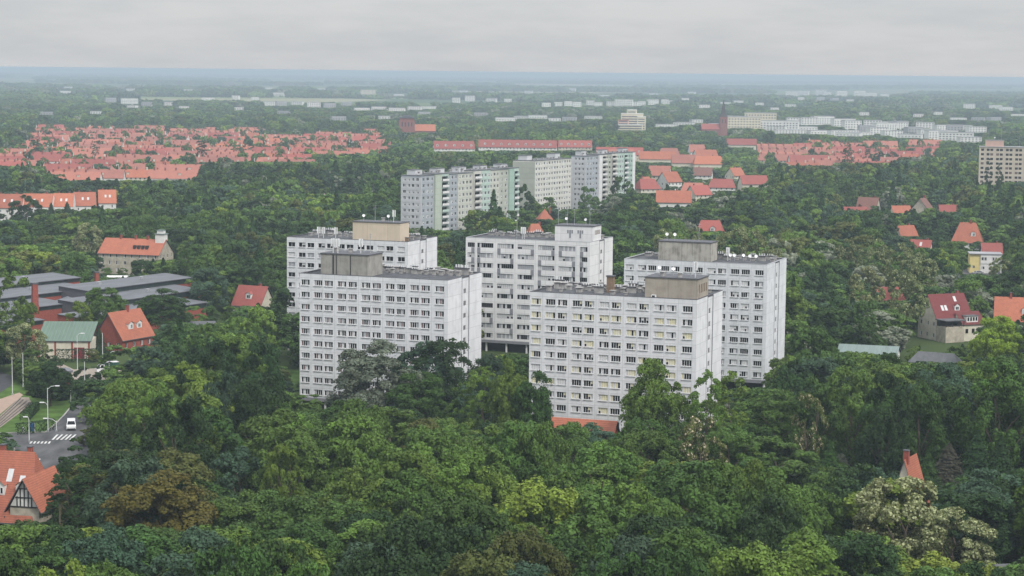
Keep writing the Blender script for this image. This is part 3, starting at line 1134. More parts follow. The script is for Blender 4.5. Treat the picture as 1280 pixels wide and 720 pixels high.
def at(px, D):
    return PD(px, D), D


# half-timbered villa at the lower left corner
def villa():
    D = 338
    X = PD(-7, D)
    root = house('half timbered villa with steep orange roof, at lower left corner of the wood', X, D + 5, R(-12), 13.0, 11.5, 4.0, 13.4, 'orange_tile', 'stone_wall',
                 hip=.35, chims=((.30, .05), (-.1, .1)), dormers=((.05, 'tall'), (.32, 'tall')), skylights=((.12, .2), (.3, .25)), oh=.9, floors=1)
    # cross wing with a half timbered gable
    mb = MB()
    g = 4.2
    x0 = 8.3
    for pts in ([(x0 - 2 * g, -7.4, 0), (x0, -7.4, 0), (x0, -7.4, 5.6), (x0 - 2 * g, -7.4, 5.6)],):
        pass
    x0, x1, yf, yb = 3.2, 8.4, -5.9, 5.5
    xm = (x0 + x1) / 2
    mb.box(x0, x1, yf, yb, 0, 5.2, M['stone_wall'])
    mb.poly([(x0, yf - .01, 5.2), (x1, yf - .01, 5.2), (xm, yf - .01, 9.9)], M['white_wall'])
    mb.build('side_wing', root)
    tb = MB()
    for (a, b) in (((x0, 5.25), (x1, 5.25)), ((x0 + 1, 6.8), (x1 - 1, 6.8)), ((x0 + 1.75, 8.3), (x1 - 1.75, 8.3)), ((xm, 5.2), (xm, 9.7)), ((x0 + 1.3, 5.2), (x0 + 1.3, 7.0)), ((x1 - 1.3, 5.2), (x1 - 1.3, 7.0)), ((x0 + 1.9, 5.2), (x0 + 1.9, 8.3)), ((x1 - 1.9, 5.2), (x1 - 1.9, 8.3))):
        tb.tube((a[0], yf - .03, a[1]), (b[0], yf - .03, b[1]), .12, .12, M['timber'], 4)
    tb.build('timber_frame', root)
    rf = MB()
    o = .7
    for sx in (-1, 1):
        xe = xm + sx * (x1 - xm + o)
        pts = [(xm, yf - .8, 10.1), (xm, yb + .4, 10.1), (xe, yb + .4, 4.5), (xe, yf - .8, 4.5)]
        rf.poly(pts, M['orange_tile'])
        rf.poly([(x, y, z - .22) for x, y, z in pts[::-1]], M['timber'])
        for i in range(4):
            j = (i + 1) % 4
            p, q = pts[i], pts[j]
            rf.poly([(p[0], p[1], p[2] - .22), (q[0], q[1], q[2] - .22), q, p], M['cap_dark'])
    rf.build('wing_roof', root)
    eb = MB()
    for k in range(10):
        x = -6.3 + k * .95
        eb.box(x, x + .12, -6.2, -6.0, 3.0, 3.55, M['timber'])
    eb.build('eave_brackets', root)
    CLEAR.append((-30, 42, 668, D))
    CLEAR.append((40, 58, 650, D))


villa()


def stepped_hall(label, px_end, py_end, z_top, px_near, rz, nb, bw, ends, he, glaze, rise, wallm='brick'):
    """hall of long bays, each farther one stepped up behind a strip of glazing; the photo's far right corner fixes it"""
    U, V = Vector((math.cos(rz), math.sin(rz), 0)), Vector((-math.sin(rz), math.cos(rz), 0))
    c = P(px_end, py_end, z_top)
    c.z = 0
    O = c - V * (nb - 1) * bw        # front right end of the nearest bay if all ended in line
    root = empty('factory_hall', O, rz)
    tag(root, label, 'factory hall')

    def along(k, px):
        # local x at which bay k's front edge crosses a photo column
        b0 = O + V * k * bw
        t = (px - 640) / FPX
        return (t * b0.y - b0.x) / (U.x - t * U.y)
    lo = 0
    for k in range(nb):
        x0, x1 = along(k, px_near), along(k, ends[k])
        lo = min(lo, x0)
        y0, y1 = k * bw, (k + 1) * bw
        zb = he + k * (glaze + rise)
        zf, zk = zb + glaze, zb + glaze + rise
        b = MB()
        b.poly([(x0, y0 + .05, 0), (x1, y0 + .05, 0), (x1, y0 + .05, zb), (x0, y0 + .05, zb)], M[wallm])
        for x in (x0, x1):
            b.poly([(x, y0 + .05, 0), (x, y1, 0), (x, y1, zk), (x, y0 + .05, zf)], M[wallm] if k == 0 else M['cap_dark'])
        b.poly([(x1, y1, 0), (x0, y1, 0), (x0, y1, zk), (x1, y1, zk)], M[wallm])
        b.build('wall', root)
        g = MB()
        g.box(x0 + .1, x1 - .1, y0 - .02, y0 + .04, zb + .003, zf, M['hall_glass'])
        n = int((x1 - x0) / 2.4)
        for i in range(n + 1):
            x = x0 + .1 + (x1 - x0 - .3) * i / n
            g.box(x, x + .1, y0 - .06, y0 - .021, zb + .01, zf - .01, M['cap_dark'])
        g.build('glazing', root)
        r = MB()
        t = .22
        p = [(x0 - .3, y0 - .5, zf), (x1 + .3, y0 - .5, zf), (x1 + .3, y1 - .1, zk), (x0 - .3, y1 - .1, zk)]
        r.poly([(a, b2, z + t) for a, b2, z in p], M['hall_roof'])
        r.poly([(a, b2, z + .003) for a, b2, z in p[::-1]], M['cap_dark'])
        for i in range(4):
            a, q = p[i], p[(i + 1) % 4]
            r.poly([(a[0], a[1], a[2] + .003), (q[0], q[1], q[2] + .003), (q[0], q[1], q[2] + t), (a[0], a[1], a[2] + t)], M['cap_dark'])
        r.build('roof', root)
        for i in range(2):
            v = MB()
            xv = x0 + (x1 - x0) * (.25 + .4 * i)
            v.box(xv, xv + 1.2, y0 + bw * .55, y0 + bw * .55 + 1.0, zf + rise * .5, zf + rise * .55 + 1.0, M['metal'])
            v.build('roof_vent', root)
        FOOT.append((O + V * k * bw + U * x0, U, V, x1 - x0, bw, 2.5))
    return root


stepped_hall('dark grey stepped factory hall with red brick end wall, left edge beside tall stack', 97, 347, 11.6, -60, R(57), 4, 12.5, (50, 82, 113, 97), 4.6, 1.1, .8)
# brick end gable in front of the hall
e0 = P(38, 407, 0.5)
gw = MB()
gw.poly([(0, 0, 0), (17, 0, 0), (17, 0, 6.8), (12, 0, 8.6), (0, 0, 4.6)], M['brick'])
gw.poly([(0, 6, 0), (0, 6, 4.6), (12, 6, 8.6), (17, 6, 6.8), (17, 6, 0)], M['brick'])
gw.poly([(0, -.1, 4.62), (12, -.1, 8.64), (12, 6, 8.64), (0, 6, 4.62)], M['hall_roof'])
gw.poly([(12, -.1, 8.64), (17.2, -.1, 6.8), (17.2, 6, 6.8), (12, 6, 8.64)], M['hall_roof'])
gw.poly([(17, 0, 0), (17, 6, 0), (17, 6, 6.8), (17, 0, 6.8)], M['brick'])
gw.poly([(0, 6, 0), (0, 0, 0), (0, 0, 4.6), (0, 6, 4.6)], M['brick'])
t = gw.build('brick_annex', None, (e0.x - 1, e0.y, 0), R(12))
CLEAR.append((38, 84, 403, 575))
tag(t, 'red brick gabled annex between the stepped hall and the green roofed hall', 'factory annex')
stepped_hall('grey roofed glazed hall of three stepped bays, left of the white blocks', 238, 350.5, 9.6, 106, R(60), 3, 11.5, (256, 250, 238), 4.2, 1.5, .8)


def stack(px, py_base, py_top, D, w, label):
    z = top_z(px, py_top, D)
    b = MB()
    n = 5
    for k in range(n):
        a, c = z * k / n, z * (k + 1) / n
        s = w / 2 * (1 - .06 * k)
        b.box(-s, s, -s, s, a + (.002 if k else 0), c, M['brick'], skip='')
    b.box(-w * .46, w * .46, -w * .46, w * .46, z + .002, z + .4, M['cap_dark'])
    o = b.build('brick_chimney', None, (PD(px, D), D, 0), R(33))
    tag(o, label, 'chimney')


stack(40, 392, 355, 596, 2.0, 'tall square red brick stack standing among the dark stepped roofs')
stack(118, 361, 341, 660, 1.5, 'shorter red brick stack between the two grey factory halls')
CLEAR.append((-20, 118, 408, 560))
CLEAR.append((118, 165, 372, 640))
CLEAR.append((205, 252, 385, 640))


def green_hall():
    D = 548
    root = empty('workshop', (PD(43, D), D, 0), R(3))
    tag(root, 'hall with pale green sheet roof and beige walls with dark red pillars', 'workshop')
    FOOT.append((Vector((PD(43, D), D, 0)), Vector((1, .05, 0)), Vector((-.05, 1, 0)), 14.5, 13, 2))
    b = MB()
    b.box(0, 14, 0, 12, 0, 4.6, M['cream_wall'])
    b.poly([(0, 0, 4.6), (0, 12, 4.6), (0, 12, 7.9)], M['cream_wall'])
    b.build('wall', root)
    r = MB()
    p = [(-.3, -.4, 4.62), (14.3, -.4, 4.62), (14.3, 12.3, 8.4), (-.3, 12.3, 8.4)]
    r.poly([(x, y, z + .2) for x, y, z in p], M['tin_green'])
    r.poly([p[0], p[1], (p[1][0], p[1][1], 4.82), (p[0][0], p[0][1], 4.82)], M['cap_dark'])
    r.poly([p[1], p[2], (14.3, 12.3, 8.6), (14.3, -.4, 4.82)], M['cap_dark'])
    r.build('roof', root)
    for k in range(15):
        q = MB()
        x = .1 + k * .98
        q.poly([(x, -.35, 4.86), (x + .12, -.35, 4.86), (x + .12, 12.2, 8.63), (x, 12.2, 8.63)], M['tin_pale'])
        q.build('roof_seam', root)
    for x in (.1, 4.4, 8.9, 13.4):
        q = MB()
        q.box(x, x + .45, -.15, -.003, 0, 4.5, M['brick'])
        q.build('pillar', root)
    q = MB()
    q.box(9.6, 12.4, -.08, -.004, 0, 3.0, M['sign_dark_red'])
    q.build('gate', root)
    CLEAR.append((40, 108, 440, D))


M['sign_dark_red'] = simple('dark_red_paint', (0.20, 0.02, 0.03), .6)
green_hall()

# houses with their place read off the photo: label, px, D, rz, L, W, eave, ridge, roof, wall, options
HS = [
    ('orange roofed brick house with two white dormers, beside the green roofed hall', 148, 566, 62, 13.5, 9.6, 3.8, 10.6, 'orange_tile', 'brick', dict(dormers=((-.1, ''), (.18, '')), floors=1, chims=((.1, 0),)), (104, 183, 436)),
    ('red roofed house with pale gable, left of the rear left white block', 313, 642, -25, 10, 8.5, 4.5, 10.0, 'red_tile', 'cream_wall', dict(dormers=((.0, ''),), chims=((.2, .1),)), (288, 337, 386)),
    ('low grey roofed shed among trees below the red roofed house', 243, 590, 10, 9, 7, 3.0, 5.0, 'slate', 'stone_wall', dict(chims=(), floors=1), (230, 258, 408)),
    ('flat white outbuilding in front of the beige school', 145, 735, 5, 8, 6, 3.2, 3.5, 'town_white', 'white_wall', dict(chims=(), floors=1), (137, 153, 349)),
    ('large red roofed villa with pale walls and flat roofed bay, right side', 1190, 606, 24, 14, 11, 7.4, 14.6, 'deep_red_tile', 'cream_wall', dict(dormers=((.15, ''),), chims=((.4, .1),), skylights=((.2, .12), (-.25, .3), (-.15, .3)), floors=2), (1155, 1222, 436)),
    ('orange roofed house behind the bright green tree at the right edge', 1281, 616, -14, 12.5, 11, 5, 11.5, 'orange_tile', 'cream_wall', dict(dormers=((.2, ''),), chims=((-.15, 0),)), (1252, 1280, 405)),
    ('dark grey hip roofed house in front of the red roofed villa', 1182, 505, -26, 17, 12, 3.8, 9.2, 'slate', 'stone_wall', dict(hip=.7, chims=(), floors=1, oh=.7), (1148, 1208, 458)),
    ('orange hip roofed white villa near the right edge', 1214, 900, -15, 13, 12, 6.0, 14.0, 'orange_tile', 'white_wall', dict(hip=.55, chims=((.1, 0),), dormers=((.2, ''),)), (1197, 1232, 303)),
    ('small red roof peeping out behind the white and yellow modern house', 1243, 860, -5, 8, 7, 4.5, 8.5, 'red_tile', 'white_wall', dict(), (1240, 1255, 318)),
    ('small bright orange roof among trees right of the pale acacias', 1134, 915, 35, 10, 8.5, 5.0, 11.5, 'orange_tile', 'cream_wall', dict(), (1125, 1148, 296)),
    ('dark pinkish roof half hidden just below the small orange roof', 1155, 867, -25, 8, 7, 4.5, 9, 'red_tile', 'cream_wall', dict(skylights=((0, .2),)), (1148, 1160, 312)),
    ('brown roofed house among dark trees, farthest left of the right gardens', 1087, 1117, -30, 11, 9, 5.5, 12, 'brown_tile', 'cream_wall', dict(), (1077, 1096, 258)),
    ('house with large grey gable between two dark conifers on the right', 1155, 1106, 65, 12, 11, 5.5, 12.5, 'brown_tile', 'stone_wall', dict(chims=((.4, 0),)), (1143, 1166, 261)),
    ('low orange roof left of the grey gabled house', 1127, 1088, 15, 10, 8, 4.2, 9.5, 'orange_tile', 'cream_wall', dict(), (1118, 1138, 267)),
    ('pinkish roofed cottage right of the grey gabled house', 1186, 1104, 0, 9, 7.5, 4, 9.2, 'red_tile', 'cream_wall', dict(), (1180, 1192, 266)),
    ('low rust coloured roof left of the low orange roof', 1070, 1090, 8, 12, 8, 4, 8.5, 'red_tile', 'cream_wall', dict(), (1058, 1080, 264)),
    ('red hip roofed house in the trees behind the rear right white block', 889, 921, -10, 13, 10, 6, 12.4, 'red_tile', 'cream_wall', dict(hip=.5, dormers=((.1, ''),)), (873, 908, 290)),
    ('orange roof behind the rear middle block, nearer of two', 668, 892, 20, 8, 8, 6.5, 12.2, 'orange_tile', 'white_wall', dict(hip=.6), (658, 682, 292)),
    ('orange pyramid roof in trees before the blank cream slab, farther of two', 680, 985, 10, 9, 9, 6.5, 12.5, 'orange_tile', 'white_wall', dict(hip=1.0), (669, 689, 275)),
    ('long flat white pavilion at the foot of the cream and grey slabs', 735, 1010, 5, 14, 8, 6.5, 6.9, 'town_roof', 'white_wall', dict(chims=(), floors=1), (724, 746, 268)),
    ('red tiled low building partly hidden at the foot of the front right block', 732, 401, -18, 13.5, 10, 3.8, 9.2, 'orange_tile', 'brick', dict(chims=(), skylights=((.02, .3),), floors=1, foot=1.0), (704, 760, 532)),
    ('rust red roof half hidden in dark trees right of the white blocks', 1115, 664, 20, 9, 8, 4, 9.5, 'red_tile', 'cream_wall', dict(), (1104, 1126, 378)),
    ('tall steep red gable with dark shadows, deep in the lower right wood', 1151, 338, 62, 6.5, 5, 6.5, 14.5, 'orange_tile', 'cream_wall', dict(chims=((-.35, 0),), dormers=(), oh=.3, foot=3), (1139, 1162, 612)),
    ('dark grey roof corner at the bottom right edge of the wood', 1279, 286, 10, 9, 8, 4, 8.4, 'slate', 'stone_wall', dict(chims=(), skylights=((-.2, .3), (.1, .3))), (1262, 1280, 719)),
    ('pale flat roof deep in the trees left of the coloured slabs', 415, 1130, 8, 18, 12, 9.6, 9.9, 'paving', 'cream_wall', dict(chims=(), floors=2), (398, 434, 243)),
    ('white gabled house with grey roof left of the coloured slabs', 513, 1360, -10, 24, 10, 5, 11, 'slate', 'white_wall', dict(chims=((-.3, 0),), skylights=((.1, .2), (.25, .2))), (500, 536, 200)),
]
for (lab, px, D, rz, L, W, he, hr, roof, wl, kw, cl) in HS:
    X, Y = at(px, D)
    house(lab, X, Y + W / 2, R(rz), L, W, he, hr, roof, wl, **kw)
    CLEAR.append((cl[0], cl[1], cl[2], D))

for o in COL.objects:
    if o.get('label', '').startswith('large red roofed villa'):
        o.scale = (.88, .88, .92)
        vb = MB()
        vb.box(0.5, 9.5, -9.6, -5.52, 0, 5.6, M['cream_wall'])
        for x in (1.6, 4.2, 7.0):
            vb.box(x, x + 1.1, -9.66, -9.61, 2.6, 4.0, M['glass'])
        vb.build('front_wing', o)
        vr = MB()
        vr.poly([(0.1, -10.2, 5.4), (9.9, -10.2, 5.4), (9.9, -5.3, 9.2), (0.1, -5.3, 9.2)], M['deep_red_tile'])
        vr.poly([(9.5, -9.6, 5.6), (9.5, -5.5, 5.6), (9.5, -5.5, 9.0)], M['cream_wall'])
        vr.poly([(.5, -5.5, 5.6), (.5, -9.6, 5.6), (.5, -5.5, 9.0)], M['cream_wall'])
        vr.build('wing_roof', o)
        vd = MB()
        vd.box(2.2, 6.8, -9.3, -6.0, 6.0, 8.0, M['white_wall'])
        vd.box(1.9, 7.1, -9.5, -5.9, 8.003, 8.2, M['slate'])
        for k in range(4):
            vd.box(2.5 + k * 1.1, 3.2 + k * 1.1, -9.34, -9.301, 6.5, 7.7, M['glass'])
        vd.build('dormer', o)
        fb = MB()
        fb.box(-7.4, .1, -11.0, -5.53, 0, 5.0, M['stone_wall'])
        fb.box(-7.8, .3, -11.4, -5.5, 6.9, 7.2, M['slate'])
        for x in (-7.3, -4.6, -2.0, -.1):
            fb.box(x, x + .2, -10.9, -10.7, 5.0, 6.9, M['timber'])
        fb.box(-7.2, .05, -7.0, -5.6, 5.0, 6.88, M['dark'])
        fb.build('flat_roofed_bay', o)
# beige school with its long orange roof and white lantern
X, Y = at(163, 775)
sch = house('long beige school building with orange roof and small white roof tower', X, Y + 8, R(-16), 25, 13, 8.0, 13.2, 'orange_tile', 'stone_wall', hip=0, chims=((-.25, 0), (0, 0), (.2, 0)),
            dormers=(), windows=True, oh=.4, floors=3, cat='school', name='school_building')
mb = MB()
mb.box(8.8, 12.4, -1.6, 1.6, 11.5, 15.2, M['white_wall'])
mb.box(8.5, 12.7, -1.9, 1.9, 15.203, 15.5, M['tin_pale'])
mb.box(9.4, 11.8, -1.2, 1.2, 15.503, 16.6, M['white_wall'])
mb.box(9.2, 12.0, -1.4, 1.4, 16.603, 16.8, M['tin_pale'])
mb.build('roof_tower', sch)
for k in range(4):
    d = MB()
    x = 1 + k * 1.7
    d.box(x, x + 1.0, -4.6, -3.4, 9.5, 11.0, M['timber'])
    d.build('dormer', sch)
CLEAR.append((120, 150, 336, 770))
CLEAR.append((150, 212, 327, 770))

# green tin roofed building at the right
D = 530
root = house('low building with pale green sheet roof and white gable in the trees', PD(1096, D), D + 6, R(-16), 15, 11, 5.6, 7.6, 'tin_pale', 'white_wall', chims=(), floors=1, oh=.4)
CLEAR.append((1060, 1134, 445, D))


def modern_house():
    D = 818
    root = empty('house', (PD(1214, D), D, 0), R(-8))
    tag(root, 'modern flat roofed house, yellow left half and white right half', 'house')
    FOOT.append((Vector((PD(1214, D), D, 0)), Vector((1, -.14, 0)), Vector((.14, 1, 0)), 13, 9, 2))
    a = MB()
    wall(a, (0, 0, 0), (1, 0, 0), 4.2, 0, 7.6, [(1.0, 2.0, 2.0, 3.0)], M['yellow_wall'])
    a.box(0, 4.2, .25, 9, 0, 7.59, M['yellow_wall'], skip='f')
    a.build('yellow_wall', root)
    b = MB()
    hs = [(4.6 - 4.2, 1.4, 5.2, 6.4), (1.6, 2.4, 5.2, 6.4), (4.4, 5.3, 5.2, 6.4), (5.5, 6.4, 5.2, 6.4)]
    wall(b, (4.2, -.4, 0), (1, 0, 0), 8.2, 3.9, 7.6, hs, M['white_wall'])
    b.box(4.2, 12.4, -.15, 9, 3.9, 7.59, M['white_wall'], skip='f')
    wall(b, (4.2, -.2, 0), (1, 0, 0), 5.0, 0, 3.898, [(.5, 1.6, 1.7, 2.7)], M['white_wall'])
    b.box(4.2, 9.2, 0.05, 9, 0, 3.897, M['white_wall'], skip='f')
    b.build('white_wall', root)
    for h in hs:
        put_window(root, house_window(h[1] - h[0], 1.2, 'frame_dark'), (4.2, -.4, 0), (1, 0, 0), (h[0] + h[1]) / 2, h[2] + .004, 'window', .12)
    put_window(root, house_window(1.0, 1.0, 'frame_dark'), (0, 0, 0), (1, 0, 0), 1.5, 2.004, 'window', .12)
    put_window(root, house_window(1.1, 1.0, 'frame_dark'), (4.2, -.2, 0), (1, 0, 0), 1.05, 1.704, 'window', .12)
    r = MB()
    r.box(-.3, 12.7, -.7, 9.3, 7.603, 7.9, M['town_roof'])
    r.build('roof', root)
    for x in (10.6, 12.1):
        c = MB()
        c.box(x, x + .3, -.3, 0, 0, 3.897, M['white_wall'])
        c.build('porch_post', root)
    CLEAR.append((1213, 1254, 336, D))


modern_house()

# terrace with long orange roof at the left edge: separate houses that join
for k, (px0, px1, D, rz, lab) in enumerate(((-14, 24, 1040, 3, 'white walled end house of the long orange roofed row at the left edge'), (24, 62, 1045, 2, 'second house of the long orange roofed row, behind the round dark tree'),
                                       (62, 88, 1050, 5, 'third house of the long orange roofed row, above the small conifers'), (88, 114, 1062, 14, 'fourth house of the long orange roofed row, with two dark roof windows'),
                                       (119, 140, 1085, 12, 'last house of the long orange roofed row, apart behind a pale tree'))):
    L = (px1 - px0) * D / FPX / math.cos(R(rz))
    house(lab, PD((px0 + px1) / 2, D), D + 6, R(rz), L - .1, 12, 7.0, 13.6, 'orange_tile', 'white_wall', chims=((.25, .1), (-.25, .1)), oh=.02 if k in (1, 2) else .3, group='orange roofed row at the left edge', skylights=((-.1, .25), (.15, .25)))
    CLEAR.append((px0, px1, 262, D))
CLEAR.append((0, 14, 276, 1030))

# mid-distance houses right of the coloured slabs, each read off the photo
MID = [(808, 1290, 25, 14, 12, 'red_tile', 'bright red roof just right of the mint slab'), (806, 1315, 60, 9, 12, 'orange_tile', 'vivid orange roof at the foot of the mint slab'),
       (824, 1452, -18, 15, 13, 'pink_tile', 'large pink roof with white gable right of the mint slab'), (836, 1366, 40, 13, 13, 'orange_tile', 'orange steep roof before the large pink roof'),
       (842, 1153, -5, 19, 12.5, 'orange_tile', 'long orange roof at the edge of the wood right of slabs'), (866, 1258, -4, 15, 11.5, 'pink_tile', 'double pink roof beside the long orange roof'),
       (873, 1240, 30, 12, 11, 'red_tile', 'red roof just before the double pink roof'), (902, 1328, -8, 17, 10.5, 'red_tile', 'low rust roof in trees below the church'),
       (918, 1479, 35, 10, 11, 'orange_tile', 'narrow cream gable with orange roof below the church'), (941, 1369, 12, 18, 11, 'red_tile', 'low red roof with white wall below the wood edge'),
       (878, 1480, -12, 13, 11, 'brown_tile', 'mauve roof among gardens below the church'), (775, 1760, -3, 24, 13, 'pink_tile', 'long red hall roof behind the mint slab'),
       (820, 1735, -2, 30, 12.5, 'orange_tile', 'long orange roof right of the mint slab top'), (857, 1660, -2, 24, 13, 'pink_tile', 'long pale gabled row right of the orange roof'),
       (884, 1650, 4, 24, 12.5, 'orange_tile', 'orange row farther right beside a dark conifer'), (869, 1900, 10, 14, 13, 'pink_tile', 'pink gable below the church tower left'),
       (880, 1800, 20, 20, 12, 'orange_tile', 'orange roofs in trees left of the church tower'), (835, 1830, -10, 18, 12, 'pink_tile', 'small pink roof before the white hospital'),
       (925, 2120, -4, 30, 12, 'red_tile', 'red roof at the foot of the church tower'), (1010, 1700, 8, 34, 12, 'red_tile', 'reddish hip roof in trees right of the church')]
for (px, D, rz, L, hr, roof, lab) in MID:
    house(lab, PD(px, D), D + 5, R(rz), L, 10.5, hr * .52, hr, roof, RND.choice(['cream_wall', 'white_wall']), chims=((RND.uniform(-.3, .3), .1),), windows=L < 18, hip=RND.choice([0, 0, .4]), group='houses right of the coloured slabs')
    y1 = proj(PD(px, D), D, hr * .25)[1]
    w = L * FPX / D * .45
    CLEAR.append((px - w, px + w, y1, D))


# ------------------------------------------------------------------ long red buildings in the middle distance
def long_block(label, px0, px1, D, rz, W, he, hr, roof, wl, group=None, nd=6):
    L = (px1 - px0) * D / FPX / math.cos(R(rz))
    house(label, PD((px0 + px1) / 2, D), D + W / 2, R(rz), L, W, he, hr, roof, wl, chims=tuple((-.45 + .9 * k / (nd - 1), .05) for k in range(nd)),
          dormers=tuple((-.42 + .84 * k / (nd - 1), '') for k in range(nd)), windows=True, oh=.4, floors=3, cat='apartment house', group=group)
    CLEAR.append((px0, px1, proj(PD((px0 + px1) / 2, D), D, he * .6)[1], D))


long_block('long red roofed house row with white gable, above the coloured slabs', 597, 694, 1900, -4, 13, 9, 15.5, 'red_tile', 'white_wall', nd=9)
long_block('stepped red roofed row right of the long red row, above slabs', 697, 738, 1920, -6, 13, 9, 15, 'red_tile', 'cream_wall', nd=5)
long_block('shorter red roofed house row with white strips, left of the long red row', 540, 590, 1880, 10, 13, 8, 14.5, 'red_tile', 'white_wall', nd=5)
long_block('red roofed block behind the mint slab, with pale gable end', 744, 802, 1780, -3, 13, 8, 14, 'red_tile', 'cream_wall', nd=5)


def churches():
    D = 2380
    root = empty('church', (PD(507, D), D, 0), R(8))
    tag(root, 'brick church with broad flat tower and orange nave, left of middle', 'church')
    FOOT.append((Vector((PD(500, D), D, 0)), Vector((1, 0, 0)), Vector((0, 1, 0)), 45, 18, 4))
    t = MB()
    t.box(-9, 9, 0, 9, 0, 21, M['brick_far'])
    t.box(-8.2, 8.2, .8, 8.2, 21.002, 24, M['brick_far'])
    t.build('tower', root)
    for x in (-5.4, -1.8, 1.8, 5.4):
        o = MB()
        o.box(x - .7, x + .7, -.05, .05, 14, 19, M['dark'])
        o.build('belfry_opening', root)
    q = MB()
    q.box(-9.4, 9.4, -.4, 9.4, 24.003, 24.8, M['slate'])
    q.box(-5, 5, 1.5, 7.5, 24.803, 27, M['slate'])
    q.build('tower_roof', root)
    n = MB()
    n.box(9.01, 33, 1, 13, 0, 9, M['brick_far'])
    n.build('nave', root)
    r = MB()
    r.poly([(9.02, .5, 9), (33.4, .5, 9), (33.4, 7, 16.5), (9.02, 7, 16.5)], M['orange_tile'])
    r.poly([(33.4, 13.5, 9), (9.02, 13.5, 9), (9.02, 7, 16.5), (33.4, 7, 16.5)], M['orange_tile'])
    r.poly([(33, 1, 9), (33, 13, 9), (33, 7, 16.2)], M['brick_far'])
    r.build('roof', root)
    CLEAR.append((500, 545, 166, D))
    D = 2620
    root = empty('church', (PD(902, D), D, 0), R(6))
    tag(root, 'church with slender red brick tower and pointed dark spire, right of middle', 'church')
    FOOT.append((Vector((PD(880, D), D, 0)), Vector((1, 0, 0)), Vector((0, 1, 0)), 30, 18, 4))
    t = MB()
    t.box(-4.6, 4.6, 0, 9, 0, 24, M['brick_far'])
    t.build('tower', root)
    for x in (-2, 2):
        o = MB()
        o.box(x - .7, x + .7, -.06, .05, 16, 21, M['dark'])
        o.build('belfry_opening', root)
    s = MB()
    for a, b in (((-4.8, -.2), (4.8, -.2)), ((4.8, -.2), (4.8, 9.2)), ((4.8, 9.2), (-4.8, 9.2)), ((-4.8, 9.2), (-4.8, -.2))):
        s.poly([(*a, 24.0), (*b, 24.0), (b[0] * .6, 4.5 + (b[1] - 4.5) * .6, 28)[:3], (a[0] * .6, 4.5 + (a[1] - 4.5) * .6, 28)], M['spire'])
        s.poly([(a[0] * .6, 4.5 + (a[1] - 4.5) * .6, 28), (b[0] * .6, 4.5 + (b[1] - 4.5) * .6, 28), (0, 4.5, 46)], M['spire'])
    s.build('spire', root)
    n = MB()
    n.box(-28, -4.62, 1, 13, 0, 8, M['brick_far'])
    n.build('nave', root)
    r = MB()
    r.poly([(-28.4, .5, 8), (-4.63, .5, 8), (-4.63, 7, 15), (-28.4, 7, 15)], M['red_tile'])
    r.poly([(-4.63, 13.5, 8), (-28.4, 13.5, 8), (-28.4, 7, 15), (-4.63, 7, 15)], M['red_tile'])
    r.build('roof', root)
    CLEAR.append((896, 908, 170, D))
    CLEAR.append((872, 897, 164, D))
    # hospital
    D = 2850
    root = empty('hospital', (PD(787, D), D, 0), R(-8))
    tag(root, 'stepped pale cream hospital block standing above the dark trees', 'hospital')
    for k, (x0, x1, y0, z) in enumerate(((-15, 15, 0, 22), (-7, 6, 2, 27), (8, 19, -3, 18), (-18, -4, -8, 13), (-20, 16, -14, 7))):
        b = MB()
        b.box(x0, x1, y0, y0 + 12 - k * .3, 0, z, M['town_cream'] if k != 3 else M['pinkish'])
        b.build('wall', root)
        r = MB()
        r.box(x0 - .3, x1 + .3, y0 - .3, y0 + 12.3 - k * .3, z + .002, z + .8, M['town_white'] if k != 3 else M['red_tile'])
        r.build('roof', root)
        for j in range(int(z / 3.2)):
            w = MB()
            w.box(x0 + 1, x1 - 1, y0 - .05, y0 + .1, 1.4 + j * 3.2, 2.8 + j * 3.2, M['win_far'])
            w.build('window_band', root)
    CLEAR.append((770, 805, 164, D))


churches()

# ------------------------------------------------------------------ red roofed suburbs: terraces copied from six prototypes
def terrace_proto(k):
    r = random.Random(100 + k)
    L, W, he, hr = r.choice([(30, 10, 5.2, 10.2), (38, 10.5, 5.4, 10.8), (24, 10, 5.0, 10.0), (46, 10.5, 5.6, 10.8), (18, 10, 5.2, 10.6), (34, 11, 6.5, 11.8)])
    root = empty('terraced_house', (0, 0, 0))
    w = MB()
    wmat = M[r.choice(['cream_wall', 'white_wall', 'stone_wall'])]
    w.box(-L / 2, L / 2, -W / 2, W / 2, 0, he, wmat)
    for sx in (-1, 1):
        w.poly([(sx * L / 2, -W / 2 * sx, he), (sx * L / 2, W / 2 * sx, he), (sx * L / 2, 0, hr - .1)], M['white_wall'])
    w.build('wall', root)
    rf = gable_roof(L, W, he, hr, .4, M[['pink_tile', 'orange_tile', 'pink_tile', 'red_tile', 'orange_tile', 'pink_tile', 'pink_tile'][k % 7]], r.choice([0, 0, .5]), t=.12).build('roof', root)
    for i in range(int(L / 7)):
        c = MB()
        x = -L / 2 + 3.5 + i * 7
        c.box(x - .5, x + .5, -.6, .6, hr - 1.0, hr + 1.3, M['brick_far'] if r.random() < .85 else M['cream_wall'])
        c.build('chimney', rf)
        if r.random() < .4:
            d = MB()
            xd = x + r.uniform(1.5, 3)
            yb = -W * .33
            zb = he + (hr - he) * (1 - .66)
            d.box(xd - .8, xd + .8, yb, yb + 2.2, zb - .3, zb + 1.35, M['cream_wall'])
            d.poly([(xd - 1, yb - .2, zb + 1.36), (xd + 1, yb - .2, zb + 1.36), (xd + 1, yb + 2.6, zb + 1.9), (xd - 1, yb + 2.6, zb + 1.9)], M['red_tile'])
            d.build('dormer', rf)
    for z in (1.0, 3.6):
        window_strip(-L / 2, L / 2, -W / 2 - .03, z, z + 1.3, int(L / 3), 1.1, wmat).build('window_row', root)
    return root, L, W, hr


